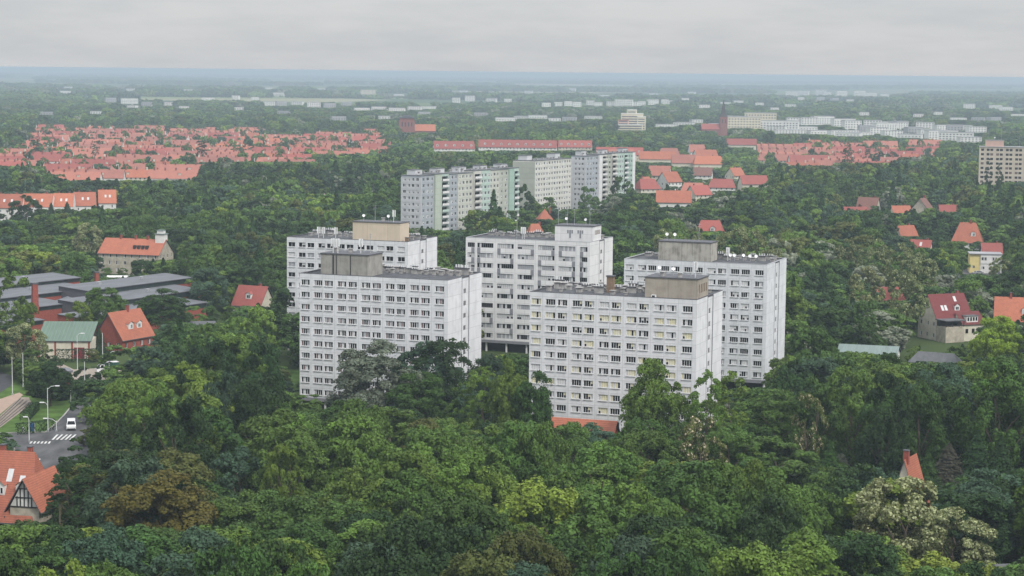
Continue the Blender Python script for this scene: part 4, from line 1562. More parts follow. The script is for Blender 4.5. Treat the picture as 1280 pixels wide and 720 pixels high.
def copy_tree(o, parent=None):
    c = o.copy()
    COL.objects.link(c)
    if parent is not None:
        c.parent = parent
    for ch in KIDS.get(o.name, ()):
        copy_tree(ch, c)
    return c


PROTOS = [terrace_proto(k) for k in range(7)]
KIDS = {}
for o in COL.objects:
    if o.parent is not None:
        KIDS.setdefault(o.parent.name, []).append(o)
used = set()


def put_proto(k, X, Y, rz):
    root, L, W, hr = PROTOS[k]
    if k in used:
        root = copy_tree(root)
    used.add(k)
    root.location = (X, Y, 0)
    root.rotation_euler = (0, 0, rz)
    U, V = Vector((math.cos(rz), math.sin(rz), 0)), Vector((-math.sin(rz), math.cos(rz), 0))
    FOOT.append((Vector((X, Y, 0)) - U * L / 2 - V * W / 2, U, V, L, W, 2.0))
    return root


def interp(tab, x):
    return float(np.interp(x, [t[0] for t in tab], [t[1] for t in tab]))


LOW_L = [(-30, 208), (50, 212), (75, 222), (110, 228), (190, 232), (235, 226), (250, 208), (330, 206), (345, 212), (400, 203), (430, 196), (480, 192)]
TOP_L = [(-30, 188), (25, 186), (40, 160), (60, 157), (200, 160), (330, 160), (345, 166), (480, 166)]
LOW_R = [(930, 205), (1000, 206), (1080, 209), (1110, 205), (1175, 196)]
TOP_R = [(930, 183), (985, 182), (1000, 178), (1100, 176), (1160, 174), (1175, 175)]
ORD = ['first', 'second', 'third', 'fourth', 'fifth', 'sixth', 'seventh', 'eighth', 'ninth', 'tenth', 'eleventh', 'twelfth', 'thirteenth', 'fourteenth', 'fifteenth', 'sixteenth', 'seventeenth', 'eighteenth', 'nineteenth', 'twentieth']
ORD += ['twenty-' + w for w in ORD[:9]] + ['thirtieth'] + ['thirty-' + w for w in ORD[:9]]


def suburb(pxa, pxb, top, low, Da, Db, dD, tilt, zone, seed, dense=.92):
    r = random.Random(seed)
    rows = []
    D = Da
    while D < Db:
        row = []
        x = PD(pxa, D)
        rz0 = R(tilt + r.uniform(-5, 5))
        while x < PD(pxb, D):
            k = r.randrange(7)
            L, W, hr = PROTOS[k][1:]
            xc = x + L / 2
            dd = D + r.uniform(-5, 5) + (xc - PD((pxa + pxb) / 2, D)) * math.tan(rz0)
            px, py = proj(xc, dd, hr * .8)
            if interp(top, px) + 3 * math.sin(px * .09) < py < interp(low, px) - 3.5 + 3.5 * math.sin(px * .13 + D * .01) and r.random() < dense:
                row.append((k, xc, dd, rz0 + R(r.choice([0, 0, 0, 0, 90]) if L < 26 else 0)))
            x += L + r.choice([1, 3, 8, 16, 24])
        if row:
            rows.append(row)
        D += dD * r.uniform(.85, 1.2) * (D / 1700)
    for i, row in enumerate(rows):
        for j, (k, X, Y, rz) in enumerate(row):
            o = put_proto(k, X, Y, rz)
            col = ['salmon red', 'bright orange', 'dusty pink', 'dark red', 'orange', 'pale red', 'faded pink'][k]
            tag(o, '%s roofed terrace, %s from the left in the %s row of the %s suburb' % (col, ORD[j], ORD[i], zone), 'terraced house', 'red roofed terraces of the %s suburb' % zone)
    return sum(len(q) for q in rows)


nl = suburb(-20, 480, TOP_L, LOW_L, 1235, 2450, 46, 2, 'left', 51, dense=.97)
nr = suburb(945, 1175, TOP_R, LOW_R, 1440, 2200, 40, -3, 'right', 52, dense=.93)
print('terraces', nl, nr)
for k, p in enumerate(PROTOS):
    if k not in used:
        put_proto(k, PD(100 + 10 * k, 1900), 1900, 0)
        tag(p[0], 'spare terrace roof in the left suburb beside the tall conifer', 'terraced house', 'red roofed terraces of the left suburb')
CLEAR.append((-30, 60, 208, 1480))
CLEAR.append((60, 85, 218, 1440))
CLEAR.append((85, 232, 226, 1400))
CLEAR.append((232, 250, 214, 1400))
CLEAR.append((250, 400, 203, 1560))
CLEAR.append((400, 480, 193, 1700))
CLEAR.append((950, 1110, 204, 1700))
CLEAR.append((1110, 1172, 197, 1800))

# ------------------------------------------------------------------ pale town blocks farther out
def flat_block_proto(L, W, h, wm, rm):
    root = empty('flat_roofed_building')
    b = MB()
    b.box(-L / 2, L / 2, 0, W, 0, h, wm)
    b.build('wall', root)
    r = MB()
    r.box(-L / 2 - .3, L / 2 + .3, -.3, W + .3, h + .003, h + .7, rm)
    r.build('roof', root)
    n = max(1, int(h / 3.2))
    for j in range(n):
        window_strip(-L / 2, L / 2, -.05, 1.2 + j * 3.2, 2.6 + j * 3.2, int(L / 4), 2.1, wm).build('window_row', root)
    return root


FLATS = [(40, 12, 14, 'town_white'), (26, 12, 13, 'town_white'), (46, 13, 17, 'town_cream'), (18, 12, 11, 'town_white'), (30, 18, 9, 'town_white'), (22, 14, 12, 'town_grey'), (34, 12, 15, 'town_white')]
FP = [flat_block_proto(L, W, h, M[m], M['town_roof']) for L, W, h, m in FLATS]
for o in COL.objects:
    if o.parent is not None and o not in KIDS.get(o.parent.name, []):
        KIDS.setdefault(o.parent.name, []).append(o)
fused = set()


def put_flat(k, px, D, rz, label, group, sz=1.0):
    root = FP[k]
    if k in fused:
        root = copy_tree(root)
    fused.add(k)
    root.location = (PD(px, D), D, 0)
    root.rotation_euler = (0, 0, rz)
    root.scale = (1, 1, sz)
    L, W, h, m = FLATS[k]
    tag(root, label, 'flat roofed building', group)
    U, V = Vector((math.cos(rz), math.sin(rz), 0)), Vector((-math.sin(rz), math.cos(rz), 0))
    FOOT.append((Vector((PD(px, D), D, 0)) - U * L / 2, U, V, L, W, 6))
    w = L * FPX / D / 2
    CLEAR.append((px - w, px + w, proj(PD(px, D), D, h * sz * .2)[1], D))


r = random.Random(77)
ROWS = [  # px0, px1, D, proto choices, n, text
    (905, 985, 2950, (2, 6), 5, 'cream and white blocks just behind the church spire', 1.15),
    (985, 1130, 3050, (0, 6, 1), 8, 'long white row right of the church spire', .95),
    (950, 1085, 2780, (0, 4, 1), 6, 'white row nearer the church and its trees', .6),
    (1050, 1180, 2700, (4, 3, 1, 5), 7, 'grey-white workshops right of the church', .75),
    (1130, 1230, 2900, (1, 4, 3, 5), 6, 'pale roofs above the beige grid block', .75),
    (1165, 1225, 2500, (0, 1), 3, 'white walled blocks left of the beige grid block', .75),
    (820, 905, 3120, (4, 3), 4, 'thin white line left of the church spire', .6),
    (675, 780, 4700, (1, 0, 3), 8, 'white far village above the hospital', 1.2),
    (780, 835, 4850, (1, 3), 4, 'white far village right of the hospital', 1.2),
    (620, 745, 3350, (3, 4, 5), 6, 'pale low roofs beyond the dark wood', .7),
    (325, 440, 4250, (3, 1, 5), 6, 'pale far houses beyond the left suburb', .9),
    (440, 545, 4050, (4, 4, 1), 5, 'long white sheds above the broad church', .8),
    (560, 640, 5200, (1, 3), 4, 'small white far houses left of the village', 1.0),
    (130, 215, 4300, (5, 3, 6), 4, 'grey-white works above the left suburb', 1.0),
    (250, 325, 5100, (4, 3), 3, 'thin white roofs over the far left wood', .8),
    (975, 1110, 7600, (4, 0), 8, 'long white sheds near the horizon on the right', 1.5),
    (985, 1075, 6000, (3, 5), 4, 'small white roofs in the far right wood', 1.0),
    (1200, 1270, 4900, (4, 1), 3, 'pale far roofs behind the beige grid block', 1.0),
    (15, 320, 3500, (3, 5), 5, 'pale houses scattered behind the left suburb', 0.58),
    (330, 620, 3250, (3, 5), 5, 'pale houses scattered behind the broad brick church', 0.58),
    (820, 1000, 5200, (3, 1), 8, 'pale specks in the far wood above the spire', 0.72),
    (1020, 1275, 3650, (3, 5, 1, 4), 11, 'pale roofs scattered behind the long white row', 0.65),
    (560, 900, 7600, (4, 1), 6, 'white specks near the horizon above the hospital', 0.94),
    (60, 520, 7200, (4, 1), 6, 'white specks near the horizon on the left', 0.94),
    (75, 95, 6200, (4,), 1, 'lone white shed in the far left wood', 1.3),
    (450, 470, 6000, (2,), 1, 'lone pinkish far hall near the horizon', 1.0),
    (340, 360, 6300, (4,), 1, 'lone white far shed above the long sheds', 1.0)]
for (a, b, D, ch, n, txt, sz) in ROWS:
    for i in range(n):
        px = a + (b - a) * (i + .5 + r.uniform(-.25, .25)) / n
        lab = (txt if n == 1 else '%s block from the left in the %s' % (ORD[i], txt))
        put_flat(r.choice(ch), px, D * (r.uniform(.86, 1.14) if 'scattered' in txt or 'specks' in txt else r.uniform(.95, 1.05)), R(r.uniform(-24, 24)), lab, None if n == 1 else txt, sz * r.uniform(.8, 1.15))
for k, o in enumerate(FP):
    if k not in fused:
        put_flat(k, 1000 + 20 * k, 2850, 0, 'white flat block behind the terraces of the right suburb', 'pale blocks')

# ------------------------------------------------------------------ ground
def ground_mat():
    m, nt, b = nodes('ground')
    L = nt.links.new
    b.inputs['Roughness'].default_value = 0.95
    b.inputs['Specular IOR Level'].default_value = 0.1
    tc = N(nt, 'ShaderNodeTexCoord')
    n1 = N(nt, 'ShaderNodeTexNoise')
    n1.inputs['Scale'].default_value = 0.06
    n1.inputs['Detail'].default_value = 8
    L(tc.outputs['Object'], n1.inputs['Vector'])
    c1 = N(nt, 'ShaderNodeMix', data_type='RGBA')
    c1.inputs['A'].default_value = (0.030, 0.052, 0.016, 1)
    c1.inputs['B'].default_value = (0.062, 0.088, 0.028, 1)
    L(n1.outputs['Fac'], c1.inputs['Factor'])
    # farmland beyond the town: long strips of meadow, grain and bare soil
    mp = N(nt, 'ShaderNodeMapping')
    mp.inputs['Scale'].default_value = (0.0011, 0.0022, 1)
    mp.inputs['Rotation'].default_value = (0, 0, 0.3)
    L(tc.outputs['Object'], mp.inputs['Vector'])
    vo = N(nt, 'ShaderNodeTexVoronoi')
    vo.inputs['Scale'].default_value = 1.0
    L(mp.outputs[0], vo.inputs['Vector'])
    sx = N(nt, 'ShaderNodeSeparateColor')
    L(vo.outputs['Color'], sx.inputs[0])
    cr = N(nt, 'ShaderNodeValToRGB')
    cr.color_ramp.interpolation = 'CONSTANT'
    els = cr.color_ramp.elements
    els[0].position, els[0].color = 0.0, (0.05, 0.09, 0.03, 1)
    els[1].position, els[1].color = 0.3, (0.13, 0.17, 0.06, 1)
    for p, c in ((.5, (0.04, 0.075, 0.028, 1)), (.68, (0.25, 0.24, 0.14, 1)), (.82, (0.10, 0.14, 0.05, 1)), (.93, (0.20, 0.16, 0.11, 1))):
        e = els.new(p)
        e.color = c
    L(sx.outputs[0], cr.inputs['Fac'])
    sp = N(nt, 'ShaderNodeSeparateXYZ')
    L(tc.outputs['Object'], sp.inputs[0])
    mr = N(nt, 'ShaderNodeMapRange')
    mr.inputs['From Min'].default_value = 3300
    mr.inputs['From Max'].default_value = 3700
    L(sp.outputs['Y'], mr.inputs['Value'])
    mx = N(nt, 'ShaderNodeMix', data_type='RGBA')
    L(mr.outputs[0], mx.inputs['Factor'])
    L(c1.outputs['Result'], mx.inputs['A'])
    L(cr.outputs['Color'], mx.inputs['B'])
    L(mx.outputs['Result'], b.inputs['Base Color'])
    return m


gx = np.concatenate([np.linspace(-30000, -2000, 15), np.linspace(-1600, 1600, 17), np.linspace(2000, 30000, 15)])
gy = np.concatenate([np.linspace(-600, 3000, 19), np.linspace(3500, 60000, 24)])
VX, VY = np.meshgrid(gx, gy)
gv = np.stack([VX.ravel(), VY.ravel(), np.zeros(VX.size)], 1)
nx = len(gx)
gf = [(j * nx + i, j * nx + i + 1, (j + 1) * nx + i + 1, (j + 1) * nx + i) for j in range(len(gy) - 1) for i in range(nx - 1)]
gme = bpy.data.meshes.new('ground')
gme.from_pydata(gv.tolist(), [], gf)
gme.materials.append(ground_mat())
tag(inst('ground', gme), kind='structure')


def sheet(name, pts, z, mat, kind='structure'):
    mb = MB()
    q = [P(x, y, 0) for x, y in pts]
    if sum(q[i].x * q[(i + 1) % len(q)].y - q[(i + 1) % len(q)].x * q[i].y for i in range(len(q))) < 0:
        q = q[::-1]
    mb.poly([(p.x, p.y, z) for p in q], M[mat])
    return tag(mb.build(name), kind=kind)


sheet('lawn', [(-60, 490), (0, 480), (130, 470), (170, 480), (150, 520), (100, 560), (60, 545), (0, 545), (-60, 560)], .03, 'lawn')
sheet('lawn', [(350, 462), (384, 462), (384, 492), (350, 492)], .03, 'lawn')
sheet('lawn', [(-40, 300), (30, 288), (60, 296), (45, 312), (-40, 316)], .03, 'lawn')
ROAD = [(-40, 543), (0, 542), (57, 541), (70, 530), (80, 520), (92, 505), (120, 500), (118, 540), (108, 575), (80, 605), (40, 640), (12, 640), (18, 585), (18, 560), (-40, 557)]
sheet('road', ROAD, .06, 'asphalt')
sheet('side_road', [(-60, 466), (0, 465), (15, 470), (14, 482), (0, 491), (-60, 512)], .06, 'asphalt_dark')
sheet('yard', [(56, 447), (66, 446), (78, 455), (92, 462), (178, 458), (182, 474), (118, 475), (82, 478), (70, 466)], .06, 'paving')
sheet('path', [(-60, 500), (0, 499), (24, 491), (29, 494), (0, 518), (-60, 552)], .06, 'pink_paving')
sheet('track_bed', [(-60, 554), (0, 520), (25, 497), (36, 497), (40, 505), (0, 535), (-60, 572)], .07, 'ballast')
sheet('street', [(-40, 318), (0, 311), (16, 305), (34, 296), (62, 290), (70, 294), (30, 312), (-40, 330)], .05, 'paving')
sheet('street', [(1188, 344), (1205, 336), (1250, 338), (1262, 344), (1246, 360), (1200, 362)], .05, 'asphalt')


def ribbon(name, px_pts, w, h, mat, z0=0.0, kind='structure'):
    mb = MB()
    q = [P(x, y, 0) for x, y in px_pts]
    for a, b in zip(q[:-1], q[1:]):
        d = (b - a).normalized()
        n = Vector((-d.y, d.x, 0)) * w / 2
        pts = [a - n, b - n, b + n, a + n]
        lo = [(p.x, p.y, z0) for p in pts]
        hi = [(p.x, p.y, z0 + h) for p in pts]
        mb.poly(hi, M[mat])
        for i in range(4):
            j = (i + 1) % 4
            mb.poly([lo[i], lo[j], hi[j], hi[i]], M[mat])
    return tag(mb.build(name), kind=kind)


ribbon('kerb', [(-40, 542.5), (0, 541.5), (57, 540.5), (70, 529.5), (80, 519.5), (92, 504.5)], .3, .16, 'kerb')
ribbon('kerb', [(-40, 557.5), (18, 560.5), (18, 585)], .3, .16, 'kerb')
for a, b in (((-60, 558), (0, 523)), ((-60, 562), (0, 526.5)), ((-60, 567), (0, 530)), ((-60, 571), (0, 533))):
    i = [((-60, 558), (26, 498.5)), ((-60, 562), (29, 500)), ((-60, 567), (33, 502)), ((-60, 571), (37, 503.5))][[558, 562, 567, 571].index(a[1])]
    ribbon('rail', [a, b, i[1]], .16, .15, 'rail', .072)
zb = MB()
for (x0, x1) in ((64.5, 71), (69.5, 77), (75, 83), (80.5, 88), (86, 93.5)):
    q = [P(x0, 550, 0), P(x0 + 2.6, 550, 0), P(x1 + 2.2, 543.5, 0), P(x1, 543.5, 0)]
    zb.poly([(p.x, p.y, .075) for p in q], M['paint'])
for k in range(6):
    x = 36.5 + k * 4.6
    q = [P(x, 554.8, 0), P(x + 2.4, 554.8, 0), P(x + 4.4, 552.2, 0), P(x + 2.2, 552.2, 0)]
    zb.poly([(p.x, p.y, .075) for p in q], M['paint'])
for (x0, y0, x1, y1) in ((34, 582, 50, 573.5), (24, 566, 36, 565.2), (38, 569, 43, 566)):
    q = [P(x0, y0, 0), P(x0 + 1, y0 + .9, 0), P(x1 + 1, y1 + .9, 0), P(x1, y1, 0)]
    zb.poly([(p.x, p.y, .075) for p in q], M['paint'])
tag(zb.build('road_marking'), kind='structure')


# ------------------------------------------------------------------ street furniture
def lamp(px, yb, yt, label, arm=0.0, double=0.0, cat='street lamp', name='street_lamp', group=None, r0=.11):
    b = P(px, yb, 0)
    h = top_z(px, yt, b.y)
    root = empty(name, b)
    tag(root, label, cat, group)
    m = MB()
    m.tube((0, 0, 0), (0, 0, h), r0, r0 * .6, M['pale_metal'], 8)
    m.box(-.18, .18, -.18, .18, 0, .5, M['metal'])
    m.build('pole', root)
    for a in ([arm] if arm else []) + ([double] if double else []):
        zz = h if a == arm else h * .62
        k = MB()
        pts = [(0, 0, zz - .25), (a * .45, 0, zz + .35), (a, 0, zz + .5)]
        for p, q in zip(pts[:-1], pts[1:]):
            k.tube(p, q, .06, .05, M['pale_metal'], 6)
        k.build('arm', root)
        hd = MB()
        s = 1 if a > 0 else -1
        hd.box(min(a, a + s * .9), max(a, a + s * .9), -.19, .19, zz + .42, zz + .58, M['frame_white'])
        hd.box(min(a + s * .15, a + s * .8), max(a + s * .15, a + s * .8), -.14, .14, zz + .38, zz + .418, M['lampglass'])
        hd.build('lamp_head', root)
    return root


lamp(15.6, 494, 446, 'pale mast on the grass between the tram track and dark side road', cat='pole', name='utility_pole')
lamp(29, 484, 441, 'pale mast beside the cream blossoming tree and dark round tree', cat='pole', name='utility_pole')
lamp(97, 475, 419, 'tall street lamp at the edge of the pale yard, short arm', arm=.9)
lamp(106, 487, 452, 'shorter pole standing on the grass before the yard', cat='pole', name='utility_pole')
lamp(128.5, 460, 416, 'mast at the far side of the pale yard by the hedge', cat='pole', name='utility_pole')
lamp(136.5, 467, 441, 'curved lamp just behind the white delivery truck', arm=1.8)
lamp(60, 540, 485, 'tall lamp at the road corner with two arms', arm=1.7, double=-.8)
lamp(70.5, 540, 526, 'short curved lamp beside the zebra crossing', arm=-1.9)
lamp(36.5, 553, 524, 'small lamp with flat head near the left zebra dashes', arm=-.3)
lamp(34.5, 298, 272, 'thin far lamp beside the round tree at the tram stop', arm=.7)
lamp(8, 310, 283, 'thin far pole beside the yellow bus', cat='pole', name='utility_pole')
lamp(1084, 434, 404, 'pale mast standing over the green sheet roof on the right', cat='pole', name='utility_pole')
b = P(88.5, 504, 0)
root = empty('traffic_sign', b)
tag(root, 'slim post with an orange-red square board by the dark round tree', 'sign')
h = top_z(88.5, 474, b.y)
MB().tube((0, 0, 0), (0, 0, h), .08, .06, M['pale_metal'], 7).build('pole', root)
MB().box(-1.25, -.1, -.06, -.02, h - 1.2, h - .1, M['sign_orange']).build('board', root)
b = P(40, 540.5, 0)
root = empty('information_board', b)
tag(root, 'upright blue board standing before the clipped hedge at the corner', 'board')
MB().box(-.55, .55, -.08, .08, .3, 2.1, M['sign_blue']).build('panel', root)
for x in (-.62, .62):
    MB().box(x - .06, x + .06, -.06, .06, 0, 2.2, M['pale_metal']).build('post', root)
b = P(29, 540.5, 0)
root = empty('litter_bin', b)
tag(root, 'small pale bin standing left of the blue board', 'bin')
MB().tube((0, 0, .1), (0, 0, .95), .26, .3, M['pale_metal'], 9).build('bucket', root)
MB().tube((0, 0, .96), (0, 0, 1.08), .34, .3, M['metal'], 9).build('lid', root)


# ------------------------------------------------------------------ vehicles
def wheel_mesh():
    m = MB()
    m.tube((0, -.11, 0), (0, .11, 0), .33, .33, M['tyre'], 14)
    m.tube((0, -.115, 0), (0, .115, 0), .18, .18, M['metal'], 10)
    return m.mesh('wheel')


WH = wheel_mesh()


def car(label, X, Y, rz, paint, kind='car', cat='car'):
    root = empty('parked_car' if kind == 'car' else 'van', (X, Y, .065), rz)
    tag(root, label, cat)
    if kind == 'car':
        L, W = 4.4, 1.75
        prof = [(-2.2, .35), (-2.2, .75), (-1.35, .92), (-.55, 1.42), (.95, 1.45), (1.75, 1.0), (2.2, .92), (2.2, .35)]
        glass = [((-1.28, .95), (-.58, 1.38)), ((.98, 1.40), (1.68, 1.02))]
        side = [(-1.0, .97), (-.5, 1.36), (.9, 1.38), (1.45, .99)]
    else:
        L, W = 4.9, 1.95
        prof = [(-2.45, .35), (-2.45, 1.0), (-1.75, 1.15), (-.95, 1.95), (2.3, 2.0), (2.45, 1.1), (2.45, .35)]
        glass = [((-1.68, 1.2), (-1.0, 1.88)), ((2.34, 1.85), (2.44, 1.2))]
        side = [(-1.35, 1.2), (-.85, 1.82), (2.15, 1.84), (2.25, 1.2)]
    b = MB()
    n = len(prof)
    ins = lambda z: W / 2 - (.16 if z > 1.2 else 0.0)
    k = len(b.v)
    b.v += [(x, -ins(z), z) for x, z in prof] + [(x, ins(z), z) for x, z in prof]
    for i in range(n):
        j = (i + 1) % n
        b.f.append((k + j, k + i, k + n + i, k + n + j))
        b.m.append(b.mi(M[paint]))
    for f in (tuple(k + i for i in range(n)), tuple(k + 2 * n - 1 - i for i in range(n))):
        b.f.append(f)
        b.m.append(b.mi(M[paint]))
    b.build('body', root)
    g = MB()
    for (a, c) in glass:
        d = -.012 if a[0] < 0 else .012
        w0, w1 = ins(a[1]) - .1, ins(c[1]) - .1
        g.poly([(a[0] + d, -w0, a[1] + .012), (a[0] + d, w0, a[1] + .012), (c[0] + d, w1, c[1] + .012), (c[0] + d, -w1, c[1] + .012)], M['glass'])
    g.build('windscreen', root)
    for s in (-1, 1):
        q = MB()
        q.poly([(x, s * (W / 2 - (.17 if z > 1.2 else .02) + .03), z) for x, z in side][::s], M['glass'])
        q.build('side_window', root)
        for x in (-L * .31, L * .30):
            inst('wheel', WH, root, (x, s * (W / 2 - .1), .33))
        h = MB()
        h.box(-L / 2 - .02, -L / 2 + .05, s * W * .36 - .2, s * W * .36 + .2, .62, .8, M['lampglass'])
        h.build('headlight', root)
    h = MB()
    h.box(-L / 2 - .05, -L / 2 - .003, -W * .45, W * .45, .36, .55, M['cap_dark'])
    h.build('bumper', root)
    return root


p = P(86, 539, 0)
car('white van driving up to the zebra crossing, facing the camera', p.x, p.y + 2.5, R(102), 'car_white', 'van', 'van')
p = P(80.5, 467, 0)
car('dark grey car parked at the left edge of the pale yard', p.x, p.y, R(-35), 'car_grey')
p = P(1222, 343, 0)
car('grey car parked in front of the modern yellow and white house', p.x, p.y, R(10), 'car_silver')
p = P(98, 520, 0)
car('silver car half hidden by the trees behind the white van', p.x + 1.5, p.y + 6, R(80), 'car_silver')


def truck():
    p = P(132, 467, 0)
    root = empty('delivery_truck', (p.x, p.y + 1, .065), R(28))
    tag(root, 'small delivery truck with white cab and dark green box body', 'truck')
    c = MB()
    prof = [(-2.7, .45), (-2.7, 1.25), (-2.2, 1.4), (-1.7, 2.25), (-.75, 2.3), (-.75, .45)]
    c.extrude([(a, z) for a, z in prof], (-1.0, 1.0), M['car_white'])
    o = c.build('cab', root)
    o.rotation_euler = (0, 0, R(-90))
    g = MB()
    g.poly([(-2.18, -.85, 1.46), (-2.18, .85, 1.46), (-1.74, .8, 2.18), (-1.74, -.8, 2.18)], M['glass'])
    g.build('windscreen', root)
    for s in (-1, 1):
        q = MB()
        q.poly([(-1.95, s * 1.012, 1.45), (-.95, s * 1.012, 1.45), (-.95, s * 1.012, 2.15), (-1.6, s * 1.012, 2.15)][::s], M['glass'])
        q.build('side_window', root)
        for x in (-1.9, 2.0):
            inst('wheel', WH, root, (x, s * .9, .33)).scale = (1.2, 1.2, 1.2)
        h = MB()
        h.box(-2.73, -2.66, s * .72 - .18, s * .72 + .18, .8, 1.0, M['lampglass'])
        h.build('headlight', root)
    b = MB()
    b.box(-.7, 3.0, -1.08, 1.08, .7, 2.75, M['car_green'])
    b.box(-.72, 3.02, -1.1, 1.1, 2.753, 2.83, M['car_white'])
    b.build('box_body', root)


truck()


def bus():
    a, c = P(9, 307, 0), P(30, 297, 0)
    d = c - a
    root = empty('bus', (a + c) / 2 + Vector((0, 0, .06)), math.atan2(d.y, d.x))
    tag(root, 'yellow bus with dark windows waiting at the far left street', 'bus')
    L, W = 11.5, 2.5
    b = MB()
    b.box(-L / 2, L / 2, -W / 2, W / 2, .4, 1.2, M['bus_orange'])
    b.box(-L / 2, L / 2, -W / 2, W / 2, 2.35, 3.1, M['bus_yellow'])
    b.box(-L / 2 + .02, L / 2 - .02, -W / 2 + .03, W / 2 - .03, 1.2, 2.35, M['glass'], skip='bt')
    b.build('body', root)
    for k in range(8):
        x = -L / 2 + k * (L - .16) / 7
        for s in (-1, 1):
            q = MB()
            q.box(x, x + .16, s * W / 2 - .028, s * W / 2 - .002, 1.203, 2.347, M['bus_yellow'])
            q.build('window_post', root)
    for x in (-3.6, 3.4):
        for s in (-1, 1):
            inst('wheel', WH, root, (x, s * 1.18, .42)).scale = (1.4, 1.2, 1.4)


bus()
CLEAR += [(8, 32, 308, 815), (58, 100, 548, 430), (30, 60, 560, 430), (22, 62, 590, 400), (66, 145, 477, 505), (62, 96, 480, 480), (-20, 30, 545, 440), (-20, 14, 494, 500), (30, 100, 542, 440),
          (1205, 1250, 345, 790), (1082, 1087, 432, 532)]
# sight lines to the white blocks (lowest row that stays visible)
CLEAR += [(500, 560, 287, 912), (560, 592, 289, 925), (592, 642, 264, 955), (642, 668, 261, 1062), (668, 698, 247, 1075), (698, 748, 262, 1100), (748, 798, 244, 1140), (1221, 1232, 231, 1262), (1252, 1285, 228, 1262)]
CLEAR += [(357, 380, 432, 520), (376, 397, 520, 452), (397, 420, 506, 452), (420, 470, 494, 452), (470, 556, 474, 440), (556, 604, 466, 440), (604, 660, 448, 562), (660, 702, 470, 420), (702, 765, 536, 405),
          (765, 784, 520, 405), (784, 866, 505, 405), (866, 900, 505, 405), (898, 950, 492, 499), (950, 986, 452, 492), (360, 376, 494, 520)]

# dark clipped hedge at the corner
def hedge(label, pts, w, h):
    q = [P(x, y, 0) for x, y in pts]
    C, Nn = [], []
    for a, b in zip(q[:-1], q[1:]):
        L = (b - a).length
        n = int(L * h * 60)
        d = (b - a).normalized()
        s = Vector((-d.y, d.x, 0))
        t = NPR.random(n)
        f = NPR.random(n)
        for i in range(n):
            if f[i] < .4:
                o = s * NPR.uniform(-w / 2, w / 2) + Vector((0, 0, h + NPR.normal(0, .05)))
                nn = Vector((0, 0, 1))
            else:
                sg = -1 if f[i] < .85 else 1
                o = s * sg * (w / 2 + NPR.normal(0, .05)) + Vector((0, 0, NPR.uniform(0, h)))
                nn = s * sg
            C.append(a + d * L * t[i] + o)
            Nn.append(nn)
    me = leaf_mesh('hedge', np.array(C), np.array(Nn), .26, M['hedge_leaf'], jitter=.6)
    o = inst('hedge', me)
    tag(o, label, 'hedge')


def leaf_mesh(name, C, Nn, size, mat, jitter=.5, mat2=None, frac2=0.0, rng=None):
    """one small four sided leaf clump per centre, turned about its normal"""
    rng = rng or NPR
    n = len(C)
    nn = Nn + rng.normal(0, jitter, (n, 3))
    nn /= np.linalg.norm(nn, axis=1, keepdims=True) + 1e-9
    ref = rng.normal(0, 1, (n, 3))
    t = np.cross(nn, ref)
    t /= np.linalg.norm(t, axis=1, keepdims=True) + 1e-9
    u = np.cross(nn, t)
    s = size * rng.uniform(.6, 1.35, (n, 1))
    asp = rng.uniform(.6, 1.0, (n, 1))
    bend = nn * s * rng.uniform(-.25, .25, (n, 1))
    v = np.stack([C - t * s * .5 * rng.uniform(.7, 1.2, (n, 1)), C - u * s * .5 * asp + bend, C + t * s * .5 * rng.uniform(.7, 1.2, (n, 1)), C + u * s * .5 * asp + bend], 1).reshape(-1, 3)
    me = bpy.data.meshes.new(name)
    me.vertices.add(4 * n)
    me.vertices.foreach_set('co', v.astype(np.float32).ravel())
    me.loops.add(4 * n)
    me.loops.foreach_set('vertex_index', np.arange(4 * n, dtype=np.int32))
    me.polygons.add(n)
    me.polygons.foreach_set('loop_start', np.arange(0, 4 * n, 4, dtype=np.int32))
    me.materials.append(mat)
    if mat2 is not None:
        me.materials.append(mat2)
        me.polygons.foreach_set('material_index', (rng.random(n) < frac2).astype(np.int32))
    me.update(calc_edges=True)
    return me


hedge('dark clipped hedge along the pavement behind the blue board', [(20, 543), (32, 542), (44, 541), (58, 538.5), (66, 536)], 1.6, 2.3)
hedge('dark hedge bank below the brick house beside the pale yard', [(70, 452), (100, 452), (140, 450)], 3.0, 3.2)
hedge('low dark hedge on the grass beside the tram track', [(30, 527), (44, 512)], 2.0, 1.8)


